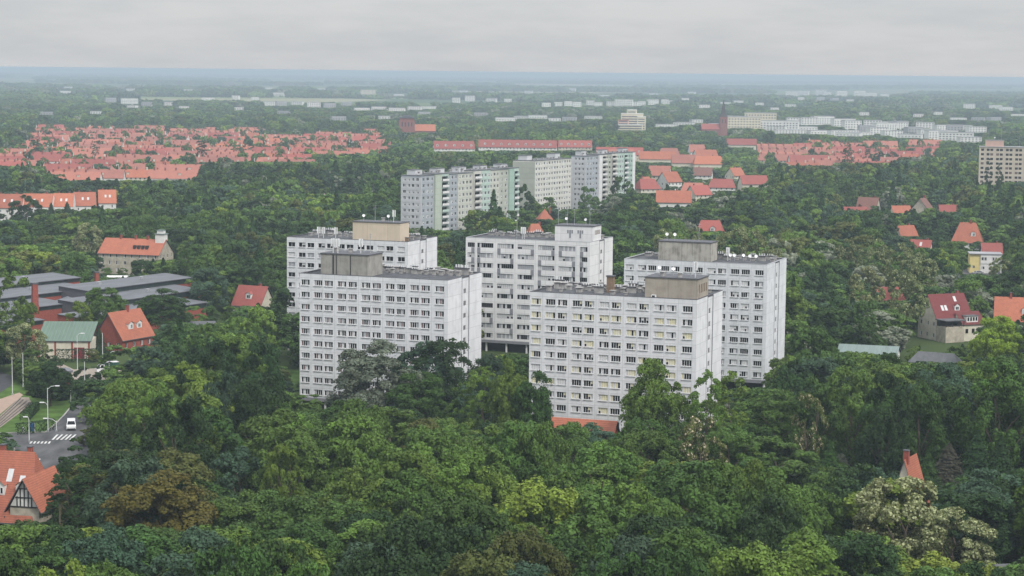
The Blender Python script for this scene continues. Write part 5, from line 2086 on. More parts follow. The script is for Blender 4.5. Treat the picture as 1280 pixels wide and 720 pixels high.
# ------------------------------------------------------------------ trees
def crown_points(rng, R0, z0, z1, nl, n, shape='round', lobe=(.26, .42), up=.35, sub=9, subr=(.34, .5)):
    """centres and normals of leaf clumps: boughs around the crown, each carrying several small tufts"""
    zc, rz = (z0 + z1) / 2, (z1 - z0) / 2
    L, Rr = [], []
    k = 0
    while len(L) < nl and k < 5000:
        k += 1
        d = rng.normal(0, 1, 3)
        d /= np.linalg.norm(d)
        if d[2] < -.88:
            continue
        f = rng.uniform(.62, .80)
        if shape == 'full':
            f = rng.uniform(.35, .74)
        elif len(L) % 5 == 0:
            # every fourth bough hangs low, so that the crown closes towards the ground
            d[2] = rng.uniform(-.9, -.35)
            d[:2] *= math.sqrt(1 - d[2] ** 2) / (np.hypot(d[0], d[1]) + 1e-9)
            f = rng.uniform(.7, .84)
        r = R0 * rng.uniform(*lobe)
        if shape == 'poplar':
            hz = rng.uniform(-1, .93)
            w = (1 - abs(hz) ** 2.6) ** .6 * .6
            a = rng.uniform(0, 2 * math.pi)
            c = np.array([math.cos(a) * R0 * w, math.sin(a) * R0 * w, zc + rz * hz])
            r = R0 * rng.uniform(.34, .5) * (.55 + .45 * w)
        elif shape == 'wide':
            c = np.array([d[0] * R0 * f, d[1] * R0 * f, zc + d[2] * rz * f * .9 + rz * .05])
        else:
            c = np.array([d[0] * R0 * f, d[1] * R0 * f, zc + d[2] * rz * f])
        L.append(c)
        Rr.append(r)
    L, Rr = np.array(L), np.array(Rr)
    mid = np.array([0, 0, zc - rz * .3])
    if sub:
        # tufts on the outer and upper side of every bough
        m = len(L) * sub
        bi = np.repeat(np.arange(len(L)), sub)
        d = rng.normal(0, 1, (m, 3))
        d /= np.linalg.norm(d, axis=1, keepdims=True)
        out = L[bi] - mid
        out /= np.linalg.norm(out, axis=1, keepdims=True) + 1e-9
        d = d + out * .8 + np.array([0, 0, .45])
        d /= np.linalg.norm(d, axis=1, keepdims=True)
        L2 = L[bi] + d * (Rr[bi] * rng.uniform(.7, 1.0, m))[:, None]
        R2 = Rr[bi] * rng.uniform(subr[0], subr[1], m)
        L, Rr = L2, R2
    pr = Rr ** 2
    idx = rng.choice(len(L), n, p=pr / pr.sum())
    d = rng.normal(0, 1, (n, 3))
    d /= np.linalg.norm(d, axis=1, keepdims=True)
    out = L[idx] - mid
    out /= np.linalg.norm(out, axis=1, keepdims=True) + 1e-9
    d = d + out * .5 + np.array([0, 0, up])
    d /= np.linalg.norm(d, axis=1, keepdims=True)
    rr = Rr[idx] * (1 - rng.random(n) ** 2 * .3) * rng.normal(1, .09, n)
    C = L[idx] + d * rr[:, None]
    C[:, 2] = z0 + (C[:, 2] - z0) * (z1 - z0) / (np.percentile(C[:, 2], 99.7) - z0)
    rad = np.percentile(np.hypot(C[:, 0], C[:, 1]), 98)
    C[:, :2] *= R0 / rad * (1.0 if shape != 'poplar' else 1.0)
    return C, d


def conifer_points(rng, R0, z0, z1, n, droop=.25):
    t = rng.random(n) ** 1.35
    z = z0 + (z1 - z0) * t
    tiers = 9
    ph = (t * tiers) % 1.0
    rmax = R0 * (1 - t) ** .8 * (.72 + .38 * (1 - ph))
    a = rng.uniform(0, 2 * math.pi, n)
    lob = 1 + .16 * np.sin(a * 5 + np.floor(t * tiers) * 2.3) + rng.normal(0, .07, n)
    r = rmax * lob * (1 - rng.random(n) ** 2 * .5)
    C = np.stack([np.cos(a) * r, np.sin(a) * r, z - r * droop], 1)
    d = np.stack([np.cos(a) * .8, np.sin(a) * .8, np.full(n, .6)], 1)
    d /= np.linalg.norm(d, axis=1, keepdims=True)
    return C, d


def trunk_mb(rng, h, r, R0, z0, z1, mat, branches=6):
    mb = MB()
    pts = [Vector((0, 0, 0))]
    n = 4
    for i in range(1, n + 1):
        pts.append(Vector((rng.normal(0, .12) * i, rng.normal(0, .12) * i, h * i / n)))
    for i in range(n):
        mb.tube(pts[i], pts[i + 1], r * (1 - .2 * i), r * (1 - .2 * (i + 1)), mat, 7, cap=False)
    for k in range(branches):
        a = 2 * math.pi * (k + rng.random() * .5) / branches
        zb = z0 + (z1 - z0) * rng.uniform(.05, .45)
        base = Vector((0, 0, min(zb * .75, h)))
        tip = Vector((math.cos(a) * R0 * rng.uniform(.5, .85), math.sin(a) * R0 * rng.uniform(.5, .85), zb + (z1 - z0) * rng.uniform(.1, .4)))
        mid = base.lerp(tip, .5) + Vector((0, 0, .5))
        mb.tube(base, mid, r * .4, r * .25, mat, 5, cap=False)
        mb.tube(mid, tip, r * .25, r * .08, mat, 5, cap=False)
    return mb


TREES = {}


def make_kind(key, count, n, leaf, shape, R0, z0, z1, nl, mat, bark='bark', **kw):
    out = []
    for k in range(count):
        rng = np.random.default_rng(abs(hash_str(key)) % 9999 + k * 17)
        if shape == 'conifer':
            C, d = conifer_points(rng, R0, z0, z1, n, kw.get('droop', .25))
        else:
            C, d = crown_points(rng, R0 * rng.uniform(.93, 1.07), z0, z1, nl, n, shape, kw.get('lobe', (.26, .42)), kw.get('up', .35), kw.get('sub', 8))
        # a few leaves inside the crown, so that it is not a hollow shell
        me = leaf_mesh(key + '_crown', C, d, leaf, mat, kw.get('jitter', .33), kw.get('mat2'), kw.get('frac2', 0), rng)
        tm = trunk_mb(rng, z1 * (.9 if shape == 'conifer' else .72), kw.get('tr', .32), R0, z0, z1, M[bark], kw.get('branches', 7)).mesh(key + '_trunk')
        out.append((me, tm))
    TREES[key] = (out, R0, z1)


def hash_str(s):
    h = 7
    for ch in s:
        h = (h * 31 + ord(ch)) & 0xffff
    return h


LF = M['leaf']
make_kind('broad', 14, 17000, .36, 'round', 5.6, 1.2, 16.0, 40, LF, lobe=(.24, .40))
make_kind('wide', 4, 20000, .38, 'wide', 7.0, 1.2, 14.5, 54, LF, lobe=(.19, .32))
make_kind('full', 4, 30000, .32, 'full', 6.0, .8, 16.0, 75, LF, lobe=(.2, .33), sub=7)
make_kind('poplar', 4, 9000, .34, 'poplar', 3.2, .8, 20.0, 64, LF, sub=3)
make_kind('birch', 5, 16000, .28, 'round', 4.0, .8, 20.0, 80, LF, bark='bark', lobe=(.17, .28), up=.15, jitter=.6, tr=.2, branches=5, sub=6)
make_kind('conifer', 4, 8000, .36, 'conifer', 3.6, 1.0, 17.0, 0, LF, branches=0)
make_kind('acacia', 4, 17000, .38, 'wide', 6.0, 2.0, 16.0, 50, LF, mat2=M['blossom'], frac2=.55, lobe=(.18, .30))
make_kind('pink_acacia', 2, 6000, .36, 'wide', 4.5, 2.5, 12.0, 24, LF, mat2=M['blossom_pink'], frac2=.18, lobe=(.18, .3), sub=5)
make_kind('pale_acacia', 3, 9000, .46, 'wide', 6.0, 3.0, 16.0, 36, LF, mat2=M['blossom'], frac2=.26, lobe=(.18, .3), sub=6)

TINT = {  # base colours of foliage
    'dark green': (0.028, 0.064, 0.017), 'deep green': (0.046, 0.100, 0.020), 'mid green': (0.070, 0.140, 0.024), 'fresh green': (0.098, 0.178, 0.027),
    'yellow-green': (0.135, 0.205, 0.027), 'olive green': (0.080, 0.108, 0.025), 'bluish green': (0.044, 0.090, 0.044), 'grey-green': (0.145, 0.185, 0.115),
    'rusty olive': (0.088, 0.086, 0.016), 'lime': (0.165, 0.260, 0.024), 'brownish': (0.060, 0.058, 0.036), 'pale': (0.12, 0.16, 0.05)}
MATCH = []
nt_count = {}


def tree(kind, X, Y, h, rad, tint, label=None, cat='tree', group=None, name=None):
    bank, R0, z1 = TREES[kind]
    rng = RND
    nm = name or {'full': 'broadleaf_tree', 'broad': 'broadleaf_tree', 'wide': 'broadleaf_tree', 'poplar': 'poplar_tree', 'birch': 'birch_tree', 'conifer': 'conifer_tree', 'acacia': 'flowering_acacia', 'pink_acacia': 'flowering_acacia', 'pale_acacia': 'flowering_acacia'}[kind]
    me, tm = rng.choice(bank)
    root = empty(nm, (X, Y, 0), rng.uniform(0, 6.28))
    root.scale = (rad / R0, rad / R0, h / z1)
    c = inst('crown', me, root)
    t = TINT[tint]
    j = rng.uniform(.76, 1.14)
    c.color = (t[0] * j * rng.uniform(.98, 1.18), t[1] * j * .98, t[2] * j * 1.12, 1)
    inst('trunk', tm, root)
    tag(root, label, cat, group)
    return root


SPECIAL = []      # (X, Y, r)


def special(kind, px, yt, D, rad, tint, label, cat='tree', group=None):
    X = PD(px, D)
    h = top_z(px, yt, D) * 1.02
    SPECIAL.append((X, D, rad))
    w = rad * FPX / D
    CLEAR.append((px - w * .8, px + w * .8, yt + (h * .5 if D < 700 else h * .4) * FPX / D, D))
    return tree(kind, X, D, h, rad, tint, label, cat, group)


special('full', 193, 594, 300, 9.4, 'rusty olive', 'huge rusty olive rounded tree, lower left foreground')
special('poplar', 85, 553, 318, 3.4, 'dark green', 'tall slim dark poplar beside the half timbered villa', 'poplar')
special('poplar', 68, 600, 312, 2.9, 'dark green', 'slim ivy-dark poplar in front of the timbered gable', 'poplar')
special('full', 58, 453, 470, 5.2, 'dark green', 'dark round tree standing alone on the corner lawn')
special('acacia', 27, 405, 520, 5.4, 'pale', 'cream blossoming tree behind the two masts, left edge', 'acacia')
special('acacia', 1138, 600, 302, 7.6, 'pale', 'large cream blossoming acacia in the lower right foreground', 'acacia')
special('acacia', 1208, 640, 296, 6.6, 'pale', 'lower cream blossoming acacia right of the large one', 'acacia')
special('full', 467, 428, 432, 10.4, 'grey-green', 'grey-green willow-like tree before the front left white block')
special('full', 521, 469, 424, 6.5, 'deep green', 'dense deep green tree right of the grey-green tree')
special('birch', 578, 480, 408, 3.4, 'fresh green', 'thin pale leaved birch at the corner of the front left block', 'birch')
special('birch', 604, 462, 404, 4.2, 'fresh green', 'tall birch in the gap between the two front blocks, left one', 'birch')
special('full', 640, 454, 398, 4.8, 'fresh green', 'tallest birch in the gap between the two front blocks', 'birch')
special('full', 670, 468, 394, 4.8, 'deep green', 'dark rounded tree left of the red tiled low roof')
special('full', 822, 455, 392, 6.4, 'fresh green', 'broad light green tree in front of the block with the tan hut', 'birch')
special('birch', 888, 466, 388, 3.8, 'fresh green', 'slim birch before the right corner of the front right block', 'birch')
special('birch', 916, 468, 392, 4.2, 'fresh green', 'second slim birch right of that corner, darker', 'birch')
special('pink_acacia', 884, 526, 362, 5.0, 'olive green', 'bush-like tree with faded pinkish blossom below the slim birches', 'acacia')
special('pink_acacia', 1016, 495, 385, 3.6, 'olive green', 'thin tree with pale dry blossom, right of the white blocks', 'acacia')
special('full', 1252, 399, 500, 6.6, 'lime', 'bright lime green tree below the orange roof at right edge')
special('conifer', 1196, 556, 372, 5.4, 'brownish', 'brownish conifer right of the tall steep red gable', 'conifer')
special('conifer', 1170, 566, 364, 4.0, 'deep green', 'green conifer between the red gable and the brownish conifer', 'conifer')
special('conifer', 1232, 540, 372, 5.0, 'dark green', 'dark conifer right of the brownish conifer', 'conifer')
special('conifer', 1262, 546, 366, 4.6, 'dark green', 'dark conifer nearest the right edge of the wood', 'conifer')
special('conifer', 1046, 552, 372, 3.6, 'deep green', 'lone green conifer left of the tall steep red gable', 'conifer')
special('conifer', 148, 520, 372, 4.4, 'dark green', 'dark spreading conifer behind the rusty olive tree', 'conifer')
special('conifer', 120, 410, 560, 2.6, 'dark green', 'narrow dark conifer at the gable of the orange brick house', 'conifer')
special('broad', 350, 560, 330, 3.6, 'yellow-green', 'small yellow-green crown among dark trees, foreground left')
special('full', 129, 361, 585, 6.8, 'mid green', 'round tree hiding the end of the glazed hall')
special('full', 200, 363, 592, 8.8, 'deep green', 'broad dark tree in front of the glazed hall')
special('broad', 96, 378, 572, 4.0, 'yellow-green', 'yellow-green tree before the red brick annex')
special('acacia', 108, 280, 800, 6.0, 'pale', 'round cream blossoming tree left of the beige school', 'acacia')
special('conifer', 94, 302, 800, 2.9, 'bluish green', 'bluish conifer left of the beige school', 'conifer')
special('broad', 31, 245, 960, 8.0, 'dark green', 'big dark round tree in front of the long orange row')
special('broad', 62, 280, 860, 6.4, 'deep green', 'rounded green tree right of the yellow bus')
special('conifer', 62, 254, 990, 4.4, 'dark green', 'dark conifer before the long orange row, left of two', 'conifer')
special('conifer', 82, 253, 990, 5.0, 'dark green', 'dark conifer before the long orange row, right of two', 'conifer')
for (px, yt, D, rd, lab) in ((44, 170, 1650, 5.0, 'tall dark tree among the left suburb roofs, leftmost'), (119, 177, 1650, 3.9, 'tall dark tree in the left suburb, second'), (251, 171, 1620, 5.0, 'tall dark tree in the left suburb, third, biggest'),
                             (309, 172, 1760, 4.8, 'tall dark tree at the right end of the left suburb'), (84, 177, 1850, 4.0, 'smaller dark cone in the middle of the left suburb'), (140, 165, 2050, 3.6, 'small dark cone at the back of the left suburb'),
                             (1058, 179, 1640, 4.6, 'tall dark poplar before the right suburb roofs'), (1083, 184, 1700, 3.6, 'smaller dark poplar right of the tall one in the right suburb'),
                             (1234, 200, 1160, 3.0, 'slim dark poplar before the beige grid block, left'), (1247, 206, 1150, 2.8, 'slim dark poplar before the beige grid block, right')):
    special('poplar', px, yt, D, rd, 'dark green', lab, 'poplar')
for (px, yt, D, rd) in ((1094, 300, 700, 6.4), (1128, 306, 690, 5.6), (1150, 318, 660, 6.4), (1086, 336, 620, 5.6), (1138, 346, 600, 5.8), (1254, 324, 740, 4.6), (832, 288, 745, 6.4), (868, 286, 760, 5.0), (915, 286, 740, 6.6), (945, 290, 720, 5.4), (1060, 300, 740, 4.8), (975, 300, 700, 5.2)):
    special('pale_acacia', px, yt, D, rd, 'pale', None, 'acacia')
acs = sorted([o for o in COL.objects if o.get('category') == 'acacia' and not o.get('label')], key=lambda o: o.location.x / o.location.y)
for o in acs:
    px, D = 640 + o.location.x / o.location.y * FPX, o.location.y
    side = 'behind the rear right white block' if px < 985 else 'right of the white blocks'
    same = [a for a in acs if (640 + a.location.x / a.location.y * FPX < 985) == (px < 985)]
    o['label'] = 'pale flowering acacia %s, %s from the left' % (side, ORD[same.index(o)])
    o['group'] = 'pale acacias ' + side


# ---- which trees may stand where
CL = np.array(CLEAR)
FT = [(np.array((f[0].x, f[0].y)), np.array((f[1].x, f[1].y)), np.array((f[2].x, f[2].y)), f[3], f[4], f[5]) for f in FOOT]


def project_np(X, Y, Z):
    Rm = np.array(ROTI)
    v = np.stack([X, Y, Z - CAM_Z], 1) @ Rm.T
    return 640 + v[:, 0] / -v[:, 2] * FPX, 360 - v[:, 1] / -v[:, 2] * FPX


OPEN = [ROAD, [(-60, 490), (0, 480), (60, 500), (100, 500), (100, 545), (60, 545), (0, 545), (-60, 560)], [(56, 445), (70, 445), (80, 455), (180, 456), (184, 476), (80, 480), (66, 468)], [(-60, 464), (16, 464), (40, 500), (0, 540), (-60, 575)],
        [(352, 462), (380, 462), (380, 492), (352, 492)], [(-40, 296), (34, 290), (64, 288), (70, 296), (40, 312), (-40, 330)], [(1186, 344), (1205, 334), (1258, 336), (1264, 346), (1246, 362), (1198, 363)]]


def inside_poly(px, py, poly):
    r = np.zeros(len(px), bool)
    n = len(poly)
    for i in range(n):
        x0, y0 = poly[i]
        x1, y1 = poly[(i + 1) % n]
        c = ((y0 > py) != (y1 > py)) & (px < (x1 - x0) * (py - y0) / (y1 - y0 + 1e-9) + x0)
        r ^= c
    return r


def limit_heights(X, Y, H, RAD, overlap=.88, hmin=None):
    """lower any tree that would stand in one of the open sight lines; False where it cannot stand"""
    ok = np.ones(len(X), bool)
    for (o, u, v, L, W, mg) in FT:
        d = np.stack([X - o[0], Y - o[1]], 1)
        a, b = d @ u, d @ v
        m = mg + RAD * .55
        ok &= ~((a > -m) & (a < L + m) & (b > -m) & (b < W + m))
    gx, gy = project_np(X, Y, np.zeros(len(X)))
    for pl in OPEN:
        ok &= ~inside_poly(gx, gy, pl)
    for (sx, sy, sr) in SPECIAL:
        ok &= np.hypot(X - sx, Y - sy) > (sr * .55 + RAD * .6)
    hmax = np.full(len(X), 99.0)
    px = 640 + X / Y * FPX
    pr = RAD * overlap / Y * FPX
    base = 90.2 + (px - 640) * math.tan(R(ROLL))
    for (a, b, yb, D) in CL:
        hit = (px + pr > a) & (px - pr < b) & (Y < D - 1)
        lim = CAM_Z - (yb - base) / FPX * Y * .995
        hmax = np.where(hit, np.minimum(hmax, lim), hmax)
    H2 = np.minimum(H, hmax)
    ok &= H2 > (np.where(Y < 600, 3.4, 3.0) if hmin is None else hmin)
    return ok, H2


def jitter_grid(D0, D1, sp, seed, half=.275, pad=12):
    rng = np.random.default_rng(seed)
    pts = []
    D = D0
    row = 0
    while D < D1:
        s = sp(D) if callable(sp) else sp
        w = half * D + pad
        xs = np.arange(-w + (row % 2) * s / 2, w, s)
        pts.append(np.stack([xs + rng.uniform(-.36, .36, len(xs)) * s, D + rng.uniform(-.36, .36, len(xs)) * s, np.full(len(xs), row)], 1))
        D += s * .88
        row += 1
    return np.concatenate(pts), rng


# ---- the foreground wood: single trees
pts, rng = jitter_grid(222, 490, lambda D: 10.6 + (D - 222) * .010, 5, half=.262, pad=4)
X, Y, ROWI = pts[:, 0], pts[:, 1], pts[:, 2]
n = len(X)
RAD = rng.uniform(5.4, 8.2, n)
H = rng.uniform(14.0, 22.5, n)
# the right hand side of the wood stands taller, the middle lower
pxs = 640 + X / Y * FPX
H += np.where((pxs > 960) & (Y > 330), 2.5, 0) - np.where((pxs > 380) & (pxs < 950) & (Y > 330), 2.0, 0)
ok, H2 = limit_heights(X, Y, H, RAD)
tx, ty = project_np(X, Y, H2)
ok &= (ty < 735) & (tx > -45) & (tx < 1325)
RAD = np.where(H2 < 10, np.minimum(RAD, np.maximum(3.0, H2 * .62)), RAD)
sel = np.nonzero(ok)[0]


def zone_of(px):
    for lim, txt in ((112, 'beside the timbered villa'), (376, 'left of the white blocks'), (560, 'below the front left block'), (660, 'below the gap between front blocks'), (880, 'below the front right block'), (985, 'below the rear right block'), (1140, 'right of the white blocks'), (9999, 'near the right edge')):
        if px < lim:
            return txt
    return ''


def patch(x, y):
    """foliage colour drifts in patches through the wood"""
    return math.sin(x * .043 + 1.3) * math.cos(y * .037 + .4) + .6 * math.sin(x * .11 + y * .07)


info = []
for i in sel:
    q = patch(X[i], Y[i]) + RND.gauss(0, .75)
    px = tx[i]
    right = px > 930 and Y[i] < 330
    tint = ('yellow-green' if q > 1.75 else 'fresh green' if q > .85 else 'mid green' if q > -.15 else 'deep green' if q > -.9 else 'dark green' if q > -1.6 else RND.choice(['olive green', 'bluish green']))
    if px > 980 and Y[i] > 340 and RND.random() < .6:
        tint = RND.choice(['dark green', 'deep green', 'deep green', 'bluish green', 'mid green'])
    if right and RND.random() < .3:
        tint = RND.choice(['yellow-green', 'fresh green'])
    if px < 330 and RND.random() < .2:
        tint = RND.choice(['dark green', 'bluish green', 'deep green'])
    info.append((int(ROWI[i]), px, i, tint, zone_of(px)))
keep = sorted(info, key=lambda t: Y[t[2]] + RND.random())[:262]
print('foreground trees', len(info))
rowset = sorted({t[0] for t in keep})
bucket = {}
for t in keep:
    bucket.setdefault((t[4], t[0]), []).append(t)
zrows = {}
for (z, rw) in bucket:
    zrows.setdefault(z, []).append(rw)
for (z, rw), lst in bucket.items():
    lst.sort(key=lambda t: t[1])
    ri = sorted(zrows[z]).index(rw)
    for j, (_, px, i, tint, _) in enumerate(lst):
        size = 'tall' if H2[i] > 19 else 'small' if H2[i] < 11 else 'broad' if RAD[i] > 6.2 else 'rounded'
        lab = '%s %s tree %s, %s from left in %s row' % (size, tint, z, ORD[j], ORD[ri])
        kind = 'broad' if RND.random() < .8 else 'wide'
        tree(kind, X[i], Y[i], H2[i], RAD[i], tint, lab, 'tree', 'trees of the foreground wood')
left_over = [t[2] for t in info if t not in keep]

# ---- everything beyond: woodland too numerous to count
SRC = bpy.data.collections.new('woodland_sources')


def wood_kind(key, n, leaf, shape, R0, z0, z1, nl, seed, **kw):
    rng = np.random.default_rng(seed)
    if shape == 'conifer':
        C, d = conifer_points(rng, R0, z0, z1, n)
    else:
        C, d = crown_points(rng, R0, z0, z1, nl, n, shape, kw.get('lobe', (.28, .44)), .35, kw.get('sub', 5))
    me = leaf_mesh(key, C, d, leaf, M['leaf_wood'], .33, kw.get('mat2'), kw.get('frac2', 0), rng)
    o = bpy.data.objects.new(key, me)
    SRC.objects.link(o)


NEAR_V, MID_V, FAR_V, MASS_V, CONS = [], [], [], [], []
idx = 0
for k in range(7):
    wood_kind('a%02d_wood' % idx, 9500, .50, 'round', 5.6, .8, 16, 30, 300 + k, sub=7, lobe=(.28, .42)); NEAR_V.append(idx); idx += 1
wood_kind('a%02d_wood' % idx, 2600, .7, 'conifer', 3.6, .5, 17, 0, 320); CONS.append(idx); NEAR_V.append(idx); idx += 1
for k in range(6):
    wood_kind('a%02d_wood' % idx, 3200, .85, 'round', 5.8, .6, 16, 26, 330 + k, sub=4, lobe=(.3, .44)); MID_V.append(idx); idx += 1
wood_kind('a%02d_wood' % idx, 800, 1.3, 'conifer', 3.6, .3, 18, 0, 340); CONS.append(idx); MID_V.append(idx); idx += 1
for k in range(5):
    wood_kind('a%02d_wood' % idx, 900, 1.7, 'round', 6.5, .4, 16, 24, 350 + k, sub=0, lobe=(.3, .42)); FAR_V.append(idx); idx += 1
for k in range(5):
    wood_kind('a%02d_wood' % idx, 420, 7.5, 'wide', 26, -2, 17, 40, 360 + k, lobe=(.14, .24), sub=0); MASS_V.append(idx); idx += 1


def scatter(name, P3, S3, RZ, IDX, TIN, label=None):
    me = bpy.data.meshes.new(name)
    n = len(P3)
    me.vertices.add(n)
    me.vertices.foreach_set('co', P3.astype(np.float32).ravel())
    a = me.attributes.new('size', 'FLOAT_VECTOR', 'POINT')
    a.data.foreach_set('vector', S3.astype(np.float32).ravel())
    a = me.attributes.new('turn', 'FLOAT_VECTOR', 'POINT')
    z = np.zeros((n, 3), np.float32)
    z[:, 2] = RZ
    a.data.foreach_set('vector', z.ravel())
    a = me.attributes.new('pick', 'INT', 'POINT')
    a.data.foreach_set('value', IDX.astype(np.int32))
    a = me.attributes.new('tint', 'FLOAT_COLOR', 'POINT')
    a.data.foreach_set('color', np.concatenate([TIN, np.ones((n, 1))], 1).astype(np.float32).ravel())
    o = inst(name, me)
    o['kind'] = 'stuff'
    g = bpy.data.node_groups.new(name, 'GeometryNodeTree')
    g.interface.new_socket('Geometry', in_out='INPUT', socket_type='NodeSocketGeometry')
    g.interface.new_socket('Geometry', in_out='OUTPUT', socket_type='NodeSocketGeometry')
    gi, go = g.nodes.new('NodeGroupInput'), g.nodes.new('NodeGroupOutput')
    m2p = g.nodes.new('GeometryNodeMeshToPoints')
    ci = g.nodes.new('GeometryNodeCollectionInfo')
    ci.inputs['Collection'].default_value = SRC
    ci.inputs['Separate Children'].default_value = True
    ci.inputs['Reset Children'].default_value = True
    ip = g.nodes.new('GeometryNodeInstanceOnPoints')
    ip.inputs['Pick Instance'].default_value = True

    def attr(nm, tp):
        a = g.nodes.new('GeometryNodeInputNamedAttribute')
        a.data_type = tp
        a.inputs['Name'].default_value = nm
        return a.outputs['Attribute']
    L = g.links.new
    L(gi.outputs[0], m2p.inputs[0])
    L(m2p.outputs[0], ip.inputs['Points'])
    L(ci.outputs[0], ip.inputs['Instance'])
    L(attr('pick', 'INT'), ip.inputs['Instance Index'])
    L(attr('size', 'FLOAT_VECTOR'), ip.inputs['Scale'])
    e2r = g.nodes.new('FunctionNodeEulerToRotation')
    L(attr('turn', 'FLOAT_VECTOR'), e2r.inputs[0])
    L(e2r.outputs[0], ip.inputs['Rotation'])
    L(ip.outputs[0], go.inputs[0])
    md = o.modifiers.new('scatter', 'NODES')
    md.node_group = g
    return o


PAL = np.array([TINT[k] for k in ('dark green', 'deep green', 'mid green', 'fresh green', 'yellow-green', 'olive green', 'bluish green', 'grey-green')])


def tints(rng, X, Y, w):
    n = len(X)
    i = rng.choice(len(PAL), n, p=np.array(w) / sum(w))
    t = PAL[i] * np.array([1.28, 1.12, 1.3]) * rng.uniform(.8, 1.25, (n, 1))
    sh = .5 + .5 * np.sin(X * .021 + Y * .004) * np.cos(Y * .013)
    return t * (.78 + .42 * sh[:, None])


LX, LY, LH, LR, LI, LT = [], [], [], [], [], []


def band(D0, D1, sp, seed, hr, rr, V, R0, z1, w, half=.32, keep=1.0, con=.06, mask=None):
    pts, rng = jitter_grid(D0, D1, sp, seed, half)
    X, Y = pts[:, 0], pts[:, 1]
    n = len(X)
    H = rng.uniform(*hr, n)
    RD = rng.uniform(*rr, n)
    ok, H2 = limit_heights(X, Y, H, RD)
    gx, gy = project_np(X, Y, np.full(n, 5.0))
    top = np.interp(gx, [t[0] for t in TOP_L], [t[1] for t in TOP_L])
    low = np.interp(gx, [t[0] for t in LOW_L], [t[1] for t in LOW_L])
    sub = (gx < 480) & (gy > top) & (gy < low + 6)
    topr = np.interp(gx, [t[0] for t in TOP_R], [t[1] for t in TOP_R])
    lowr = np.interp(gx, [t[0] for t in LOW_R], [t[1] for t in LOW_R])
    sub |= (gx > 940) & (gx < 1178) & (gy > topr) & (gy < lowr + 4)
    sparse = rng.random(n)
    ok &= ~sub | (sparse < .6)
    H2 = np.where(sub, np.minimum(H2, rng.uniform(5.5, 14.5, n)), H2)
    RD = np.where(sub, RD * .6, RD)
    # gardens between the houses right of the slabs are thinner
    gar = (gx > 800) & (gx < 960) & (gy > 172) & (gy < 240)
    H2 = np.where(gar, np.minimum(H2, rng.uniform(8, 13, n)), H2)
    ok &= ~gar | (sparse < .75)
    ok &= rng.random(n) < keep
    if mask is not None:
        ok &= mask(X, Y, rng)
    RD = np.where(H2 < 9, np.minimum(RD, np.maximum(2.0, H2 * .55)), RD)
    s = np.nonzero(ok)[0]
    LX.append(X[s]); LY.append(Y[s]); LH.append(H2[s] / z1); LR.append(RD[s] / R0)
    ii = rng.choice(V, len(s))
    LI.append(ii)
    tt = tints(rng, X[s], Y[s], w)
    con_ = np.isin(ii, CONS)
    tt[con_] = np.array(TINT['dark green']) * rng.uniform(.75, 1.15, (int(con_.sum()), 1))
    LT.append(tt)
    return len(s)


W1 = (3.2, 3.6, 3.0, 1.6, .35, .6, 1.6, .4)
c = [band(225, 492, 11.5, 60, (13, 20), (5.4, 8.0), NEAR_V, 5.6, 16, W1, half=.36, mask=lambda X, Y, rng: np.abs(X) > .262 * Y + 3),
     band(492, 900, 11.5, 61, (11, 21), (5.2, 9.0), NEAR_V, 5.6, 16, W1),
     band(900, 1420, 12.5, 62, (11, 21), (5.6, 9.5), MID_V, 5.8, 16, W1),
     band(1420, 2650, lambda D: 12 + (D - 1420) * .004, 63, (10, 19), (6.0, 10.0), FAR_V, 6.5, 16, W1),
     band(2650, 4200, 20, 64, (11, 17), (8.5, 12), FAR_V, 6.5, 16, (2.5, 3.2, 3.0, 1.4, .3, .8, 1.2, .6), keep=.9)]
pts, rng = jitter_grid(225, 520, 5.2, 71, .265, 4)
ux, uy = pts[:, 0], pts[:, 1]
ok, uh = limit_heights(ux, uy, rng.uniform(2.2, 5.5, len(ux)), np.full(len(ux), 2.2), .6)
ok2, uh2 = limit_heights(ux, uy, rng.uniform(1.4, 2.2, len(ux)), np.full(len(ux), 1.8), .6, 1.2)
uh = np.where(ok, uh, uh2)
ok |= ok2
su = np.nonzero(ok)[0]
UND = (ux[su], uy[su], uh[su], rng.uniform(2.4, 3.8, len(su)), rng.choice(NEAR_V[:-1], len(su)), tints(rng, ux[su], uy[su], (3, 3.5, 2.5, 1, .2, .6, 1.2, .3)))
if left_over:
    lo = np.array(left_over)
    LX.append(X[lo]); LY.append(Y[lo]); LH.append(H2[lo] / 16); LR.append(RAD[lo] / 5.6)
    LI.append(rng.choice(NEAR_V[:-1], len(lo))); LT.append(tints(rng, X[lo], Y[lo], W1))
cat_ = np.concatenate
AX, AY, AH, AR, AI, AT = cat_(LX), cat_(LY), cat_(LH), cat_(LR), cat_(LI), cat_(LT)
print('woodland', c, len(AX))
rz = NPR.uniform(0, 6.28, len(AX))
wo = scatter('woodland', np.stack([AX, AY, np.zeros(len(AX))], 1), np.stack([AR, AR, AH], 1), rz, AI, AT)

scatter('undergrowth', np.stack([UND[0], UND[1], np.full(len(UND[0]), -.4)], 1), np.stack([UND[3] / 5.6, UND[3] / 5.6, UND[2] / 16], 1), NPR.uniform(0, 6.28, len(UND[0])), UND[4], UND[5])
LX, LY, LH, LR, LI, LT = [], [], [], [], [], []


def fmask(X, Y, rng):
    f = np.sin(X * .0011 + 1.0) * np.cos(Y * .0021 + .3) + .7 * np.sin(X * .0027 - Y * .0013) + .5 * np.sin(Y * .0045 + X * .0007)
    return f > np.minimum(-.05 + (Y - 5000) / 6000, .8)


